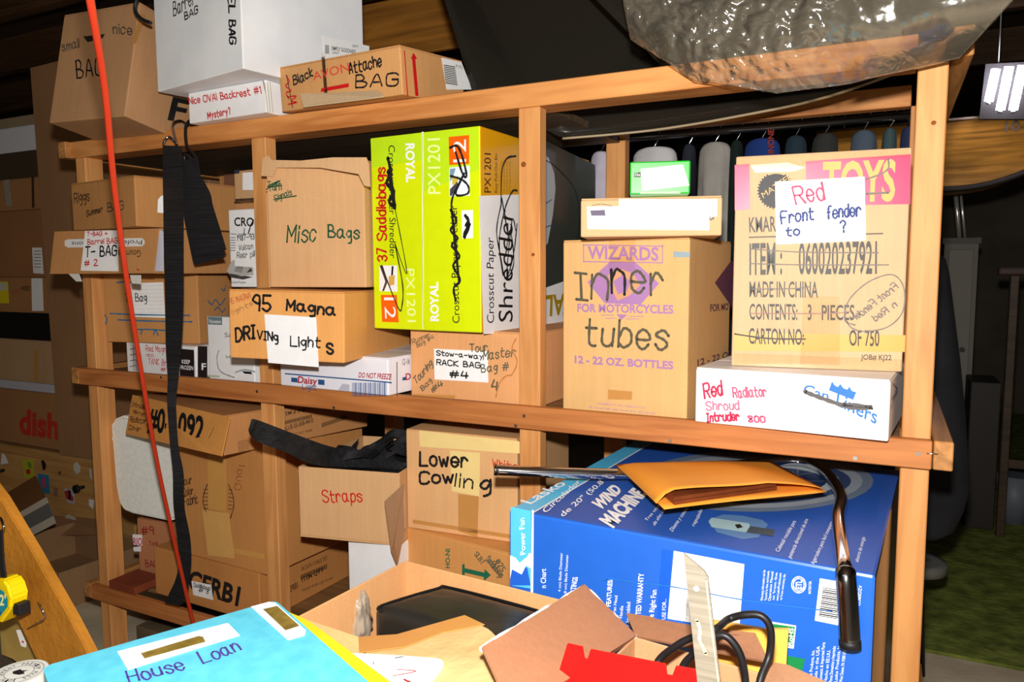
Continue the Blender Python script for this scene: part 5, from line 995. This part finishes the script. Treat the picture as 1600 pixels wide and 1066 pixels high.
# plank, tape measure, jar at the left
PLK = mottled('worn_plank', (150, 98, 26), (182, 120, 38), 9, .5, .25, 70, (1, 1, 1))
pq = [(-60, 700), (0, 778), (22, 815), (50, 862), (80, 915), (110, 968), (136, 1018), (386, 1510), (285, 1510), (28, 971), (-10, 915), (-60, 850)]
bm = bmesh.new(); bm_prism(bm, [at(q, -.75) for q in pq], (0, .018, 0)); bmesh.ops.bevel(bm, geom=bm.edges[:], offset=.002, segments=2, affect='EDGES')
pk = prop(mesh_obj('wooden_plank', bm, PLK), 'curved worn orange brown plank with a wire hook at the lower left', 'plank')
bm = bmesh.new(); bm_tube(bm, [at((59, 941), -.752), at((62, 944), -.765), at((71, 963), -.765), at((67, 969), -.765), at((43, 983), -.752)], .0016, 8); mesh_obj('wire_hook', bm, CHROME, pk)
bm = bmesh.new(); bm_prism(bm, [at(q, -.69) for q in ((-40, 930), (28, 966), (62, 1018), (85, 1052), (70, 1068), (20, 1030), (-40, 1005))], (0, .012, 0)); pb = prop(mesh_obj('plywood_piece', bm, mottled('pale_ply', (150, 124, 62), (172, 144, 78), 12, .6)), 'pale plywood offcut with a white label behind the curved plank', 'plywood')
s = Sheet(pb, V((0, -.69, 0)), V((0, -1, 0))); k = s.label([(25, 985), (32, 984), (41, 1006), (40, 1012), (33, 1010)]); k.poly([(33, 1003), (36, 1001), (38, 1006)], RED, lift=.0006); s.done()
bm = bmesh.new(); bm_box(bm, (at((10, 1000), -.69).x-.2, -.70, 0), (at((10, 1000), -.69).x-.02, -.66, .62)); prop(mesh_obj('wooden_post', bm, plain((52, 44, 36))), 'short dark post carrying the plywood offcut', 'post')
tm = thing('tape_measure', 'yellow tape measure with teal badge hanging on a black strap', 'tape measure', at((10, 945), -.78))
Mi = mw(tm).inverted()
YEL = plain((240, 206, 8), .35)
bm = bmesh.new(); bm_prism(bm, [Mi @ at(q, -.80) for q in ((-30, 925), (-18, 909), (-6, 905), (5, 906), (12, 916), (18, 935), (16, 952), (6, 966), (-2, 976), (-12, 967), (-26, 955))], (0, .03, 0)); bmesh.ops.bevel(bm, geom=bm.edges[:], offset=.004, segments=3, affect='EDGES'); mesh_obj('case', bm, YEL, tm)
for i in range(4):
    bm = bmesh.new(); bm_box(bm, Mi @ at((6+i*5.5, 908+i*2.5), -.776), (Mi @ at((9+i*5.5, 938+i*2.5), -.776))+V((0, .006, 0))); bmesh.ops.recalc_face_normals(bm, faces=bm.faces[:]); mesh_obj('rib', bm, YEL, tm)
s = Sheet(tm, at((0, 945), -.801), V((0, -1, 0)))
s.poly([(-26, 935), (-18, 922), (-6, 918), (5, 924), (12, 936), (12, 948), (4, 958), (-3, 968), (-14, 958), (-26, 948)], plain((20, 140, 160), .4), 'badge'); s.poly([(-14, 960), (-6, 950), (2, 958), (-3, 967)], plain((40, 60, 130), .4), 'badge', .0009)
s.print_("12'", (-6, 946), (9, 946), (-6, 930), plain((240, 236, 170)), .03, 'printed_text', .0014); s.done()
bm = bmesh.new(); bm_box(bm, Mi @ at((20, 960), -.795), (Mi @ at((29, 946), -.795))+V((0, .02, 0)), .001); mesh_obj('belt_clip', bm, BLACK, tm)
webbing('wrist_strap', None, None, [(Mi @ at(a, -.79), Mi @ at(c, -.79)) for a, c in (((0, 828), (5, 829)), ((1, 850), (6, 850)), ((2, 880), (8, 880)), ((4, 908), (12, 907)))], .003, BLACK, 4, tm)
bm = bmesh.new(); bm_tube(bm, smooth_pts([Mi @ p for p in (at((2, 832), -.788), at((6, 822), -.785), at((3, 812), -.78), at((-2, 806), -.772))]), .002, 8); mesh_obj('clip_ring', bm, CHROME, tm)
jr = thing('jar', 'short jar with white lettered lid beside the blue folder', 'jar', (*atz((30, 1050), .775).xy, .69)); 
bm = bmesh.new(); bm_disc(bm, (0, 0, .0005), (0, 0, 1), .0295, .055, 32); mesh_obj('jar_body', bm, plain((176, 34, 34), .3), jr)
bm = bmesh.new(); bm_disc(bm, (0, 0, .0555), (0, 0, 1), .032, .0285, 40); bmesh.ops.bevel(bm, geom=[e for e in bm.edges if len(e.link_faces) == 2 and any(len(f.verts) > 4 for f in e.link_faces)], offset=.002, segments=2, affect='EDGES'); mesh_obj('lid', bm, plain((206, 206, 200), .4), jr)
s = Sheet(jr, V((0, 0, .69+.084)), V((0, 0, 1))); jc = jr.location
def wring(r): return [jc+V((r*math.cos(a*math.pi/18), r*math.sin(a*math.pi/18), .0845)) for a in range(37)]
bm = bmesh.new(); Mj = mw(jr).inverted()
for r in (.0265, .016):
    pp = [Mj @ p for p in wring(r)]
    for i in range(36):
        a, c = pp[i], pp[i+1]; o1 = V((a.x, a.y, 0)).normalized()*.0006; o2 = V((c.x, c.y, 0)).normalized()*.0006
        bm.faces.new([bm.verts.new(x) for x in (a, c, c+o2, a+o1)])
mesh_obj('printed_ring', bm, INK, jr)
bm = bmesh.new()
for ch_i, chh in enumerate('PREMIUM MASS JOINT CEMENT '):
    if chh == ' ': continue
    vs, fs = font_mesh(chh, .0); a = -2*math.pi*ch_i/26+2.4; 
    bx = V((math.cos(a-math.pi/2), math.sin(a-math.pi/2), 0)); by = V((math.cos(a), math.sin(a), 0)); o0 = by*.0178-bx*.0016+V((0, 0, .0846))
    bv = [bm.verts.new(o0+bx*x*.0032+by*y*.006) for x, y in vs]
    for fc in fs: bm.faces.new([bv[i] for i in fc])
mesh_obj('printed_text', bm, INK, jr)
bm = bmesh.new(); vv = [bm.verts.new((x*.001, y*.001, .0846)) for x, y in ((-9, -3), (-3, -6), (6, -4), (10, 1), (4, 3), (6, 8), (-1, 4), (-6, 5))]; f_ = bm.faces.new(vv); bmesh.ops.triangulate(bm, faces=[f_]); mesh_obj('printed_emblem', bm, INK, jr)

# ================================================================== right of the shelf and behind it
dark = mottled('black_cloth', (14, 14, 18), (24, 24, 30), 10, .9, .4, 20)
cl = thing('hanging_bag', 'long black cloth bag hanging behind the right post', 'bag', (.12, .76, .57)); n = 28; rings = []
for q_ in ((1462, 392), (1478, 405), (1484, 430), (1490, 480), (1500, 560), (1509, 650), (1513, 720), (1515, 765), (1506, 800), (1490, 832), (1468, 842)):
    p = at(q_, .76); hw = p.x-.105; rings.append([bm2 for bm2 in [(hw*math.cos(a*2*math.pi/n)*(1+.04*math.sin(a*2*math.pi/n*5)), min(.05, hw*.7)*math.sin(a*2*math.pi/n), p.z) for a in range(n)]])
bm = bmesh.new(); Mi = mw(cl).inverted(); rings = [[bm.verts.new(Mi @ V((.105+x, .76+y, z))) for x, y, z in r] for r in rings]
for j in range(len(rings)-1):
    for i in range(n): bm.faces.new((rings[j][i], rings[j][(i+1) % n], rings[j+1][(i+1) % n], rings[j+1][i]))
bm.faces.new(rings[0]); bm.faces.new(rings[-1][::-1]); bmesh.ops.recalc_face_normals(bm, faces=bm.faces[:]); mesh_obj('cloth', bm, dark, cl, True)
bm = bmesh.new(); bm_tube(bm, smooth_pts([Mi @ p for p in (V((.105, .76, 1.30)), V((.1, .72, 1.5)), V((.096, .63, 1.66)), V((.096, .61, 1.693)), V((.096, .58, 1.691)))]), .003, 8); mesh_obj('hanging_cord', bm, BLACK, cl)
st = thing('round_stool', 'round grey stool half hidden behind the right post', 'stool', (.105, 1.08, 0))
bm = bmesh.new(); bm_disc(bm, (0, 0, .285), (0, 0, 1), .088, .15, 32); bmesh.ops.bevel(bm, geom=[e for e in bm.edges if any(len(f.verts) > 4 for f in e.link_faces)], offset=.06, segments=6, affect='EDGES'); mesh_obj('seat', bm, plain((96, 96, 90), .6), st, True)
for a in range(3):
    bm = bmesh.new(); bm_tube(bm, [V((.02*math.cos(a*2.1), .02*math.sin(a*2.1), .29)), V((.035*math.cos(a*2.1), .035*math.sin(a*2.1), 0))], .008, 8); mesh_obj('leg', bm, BLACK, st)
cb = thing('cabinet', 'dim grey cabinet standing beyond the right post', 'cabinet', (.30, 3.0, 0))
x0, x1 = at((1470, 500), 3.0).x, at((1523, 500), 3.0).x; zt_ = at((1500, 372), 3.0).z
cb.location = (x0, 3.0, 0)
bm = bmesh.new(); bm_box(bm, (0, 0, 0), (x1-x0, .5, zt_-.03)); mesh_obj('cabinet_body', bm, plain((110, 106, 100), .6), cb)
bm = bmesh.new(); bm_box(bm, (-.01, -.012, zt_-.03), (x1-x0+.01, .5, zt_)); mesh_obj('cabinet_top', bm, plain((84, 80, 74), .6), cb)
bm = bmesh.new(); bm_box(bm, (.02, -.012, .1), (x1-x0-.02, 0, zt_-.06), .003); dr = mesh_obj('door', bm, plain((120, 116, 108), .6), cb)
bm = bmesh.new(); bm_disc(bm, (x1-x0-.05, -.013, zt_*.6), (0, -1, 0), .012, .02, 12); mesh_obj('knob', bm, BLACK, dr)
for i, (xa, xb) in enumerate(((1492, 1499), (1500, 1508))):
    bm = bmesh.new(); p0 = at((xa, 290), 3.02); p1 = at((xb, 371), 3.02); p1.z = zt_+.001; bm_tube(bm, [p0, p1], .011-.004*i, 10); prop(mesh_obj('chrome_pole', bm, plain((240, 236, 230), .25, .8)), ['thicker chrome pole standing on the dim grey cabinet', 'thinner chrome pole on the dim grey cabinet'][i], 'pole')
wc = thing('wooden_stand', 'dark wooden stand with a rounded top bar at the far right', 'stand', (at((1560, 424), 2.6).x, 2.6, 0))
DW = grained((70, 52, 34), 0); zs_ = at((1560, 424), 2.6).z
bm = bmesh.new(); bm_box(bm, (0, 0, zs_-.02), (.5, .05, zs_+.02), .01); mesh_obj('top_bar', bm, DW, wc)
for x in (.05, .42):
    bm = bmesh.new(); bm_box(bm, (x, .005, 0), (x+.035, .045, zs_-.02), .004); mesh_obj('leg', bm, DW, wc)
bm = bmesh.new(); bm_box(bm, (.085, .01, .35), (.42, .04, .39)); mesh_obj('stretcher', bm, DW, wc)
cx0, cx1 = at((1514, 660), 2.7).x, at((1562, 660), 2.7).x; zc = at((1540, 598), 2.7).z
bm = bmesh.new(); bm_box(bm, (cx0, 2.7, .012), (cx1, 3.0, zc), .005); prop(mesh_obj('low_cabinet', bm, plain((40, 34, 28), .6)), 'low dark cabinet on the green carpet at the far right', 'cabinet')
bk = thing('bucket', 'pale blue grey bucket on the carpet beside the low dark cabinet', 'bucket', (at((1590, 680), 2.9).x, 2.9, .012))
bm = bmesh.new(); bm_tube(bm, [V((0, 0, 0)), V((0, 0, .24))], [.06, .08], 24); mesh_obj('bucket_body', bm, plain((110, 116, 126), .5), bk)
# planked hull hanging under the lamp
hl = thing('wooden_hull', 'planked brown boat hull with dark keel hanging below the tube lamp', 'boat', (at((1480, 240), 2.25).x-.35, 2.25, 1.7))
Mi = mw(hl).inverted(); xa = at((1470, 240), 2.25).x-.5; bm = bmesh.new(); rows = []; nn_ = 26
for i in range(nn_+1):
    u = i/nn_; x = xa+u*1.3; sag = .07*(1-(2*u-.35)**2)
    xx = x; top = 1.911+.02*(x-.2); bot = 1.640+.9*max(0, x-.26)**2+.02*max(0, x-.2)
    ring = []
    for j in range(9):
        v = j/8; a = v*math.pi/2; ring.append(bm.verts.new(Mi @ V((x, 2.25+.22*(1-math.cos(a)) if 0 else 2.25+.20*math.sin(a)*.6-.02*math.cos(a), top+(bot-top)*v))))
    ring += [bm.verts.new(Mi @ V((x, 2.75, bot))), bm.verts.new(Mi @ V((x, 2.75, top)))]
    rows.append(ring)
for i in range(nn_):
    m_ = len(rows[0])
    for j in range(m_): bm.faces.new((rows[i][j], rows[i+1][j], rows[i+1][(j+1) % m_], rows[i][(j+1) % m_]))
bm.faces.new(rows[0]); bm.faces.new(rows[-1][::-1]); bmesh.ops.recalc_face_normals(bm, faces=bm.faces[:])
mesh_obj('hull', bm, grained((210, 146, 56), 0, (140, 96, 36), .8), hl)
bm = bmesh.new(); bm_tube(bm, [r[8].co.copy() if False else Mi @ V((xa+i/nn_*1.3, 2.25+.115, 1.634+.9*max(0, xa+i/nn_*1.3-.26)**2+.02*max(0, xa+i/nn_*1.3-.2))) for i, r in enumerate(range(nn_+1))], .014, 8); mesh_obj('keel', bm, plain((34, 26, 20)), hl)
bm = bmesh.new(); bm_tube(bm, [Mi @ V((xa, 2.225, 1.908)), Mi @ V((xa+1.3, 2.225, 1.92))], .006, 8); mesh_obj('gunwale', bm, plain((120, 104, 84)), hl)
for x in (xa+.1, xa+1.2):
    bm = bmesh.new(); bm_tube(bm, [Mi @ V((x, 2.5, 1.9)), Mi @ V((x, 2.5, 2.6))], .004, 6); mesh_obj('hanging_rope', bm, plain((90, 80, 60)), hl)
s = Sheet(hl, V((0, 2.229, 0)), V((0, -1, 0))); s.print_('10', (1571, 206), (1594, 204), (1571, 190), plain((50, 34, 16)), .02); s.done()
# the fluorescent lamp
lm = thing('tube_lamp', 'lit fluorescent ceiling lamp with bare tubes at the top right', 'lamp', at((1570, 110), 2.1)); Mi = mw(lm).inverted()
for q_, r_ in (((818, 257), .006), ((833, 398), .004), ((1459, 192), .004)):
    p = at(q_, 0); bm = bmesh.new(); bm_disc(bm, (p.x, .0003, p.z), (0, -1, 0), r_, .0008, 16); mesh_obj('knot', bm, mottled('knot_brown', (96, 48, 18), (150, 84, 36), 160), shelf)
TUBE = glow('tube_glow', (232, 226, 255), 30)
for a, c in (((1556, 108), (1545, 158)), ((1577, 104), (1563, 172)), ((1598, 102), (1583, 172))):
    bm = bmesh.new(); p, q_ = at(a, 2.06), at(c, 2.1); bm_tube(bm, [Mi @ p, Mi @ q_], .016, 14); mesh_obj('tube', bm, TUBE, lm)
    bm = bmesh.new(); d = (q_-p).normalized(); bm_tube(bm, [Mi @ q_, Mi @ (q_+d*.012)], .008, 10); mesh_obj('tube_cap', bm, plain((200, 200, 190), .4, 1), lm)
p0, p1, p2, p3 = at((1540, 100), 2.14), at((1620, 96), 2.14), at((1612, 186), 2.2), at((1530, 186), 2.2)
bm = bmesh.new(); bm_prism(bm, [Mi @ p for p in (p0, p1, p2, p3)], (0, .03, .0)); mesh_obj('reflector', bm, plain((30, 26, 20), .6), lm)
for q_ in ((1560, 100), (1610, 98)):
    bm = bmesh.new(); p = at(q_, 2.15); bm_tube(bm, [Mi @ p, Mi @ V((p.x, p.y, 2.6))], .004, 6); mesh_obj('hanging_chain', bm, plain((120, 120, 110), .4, 1), lm)
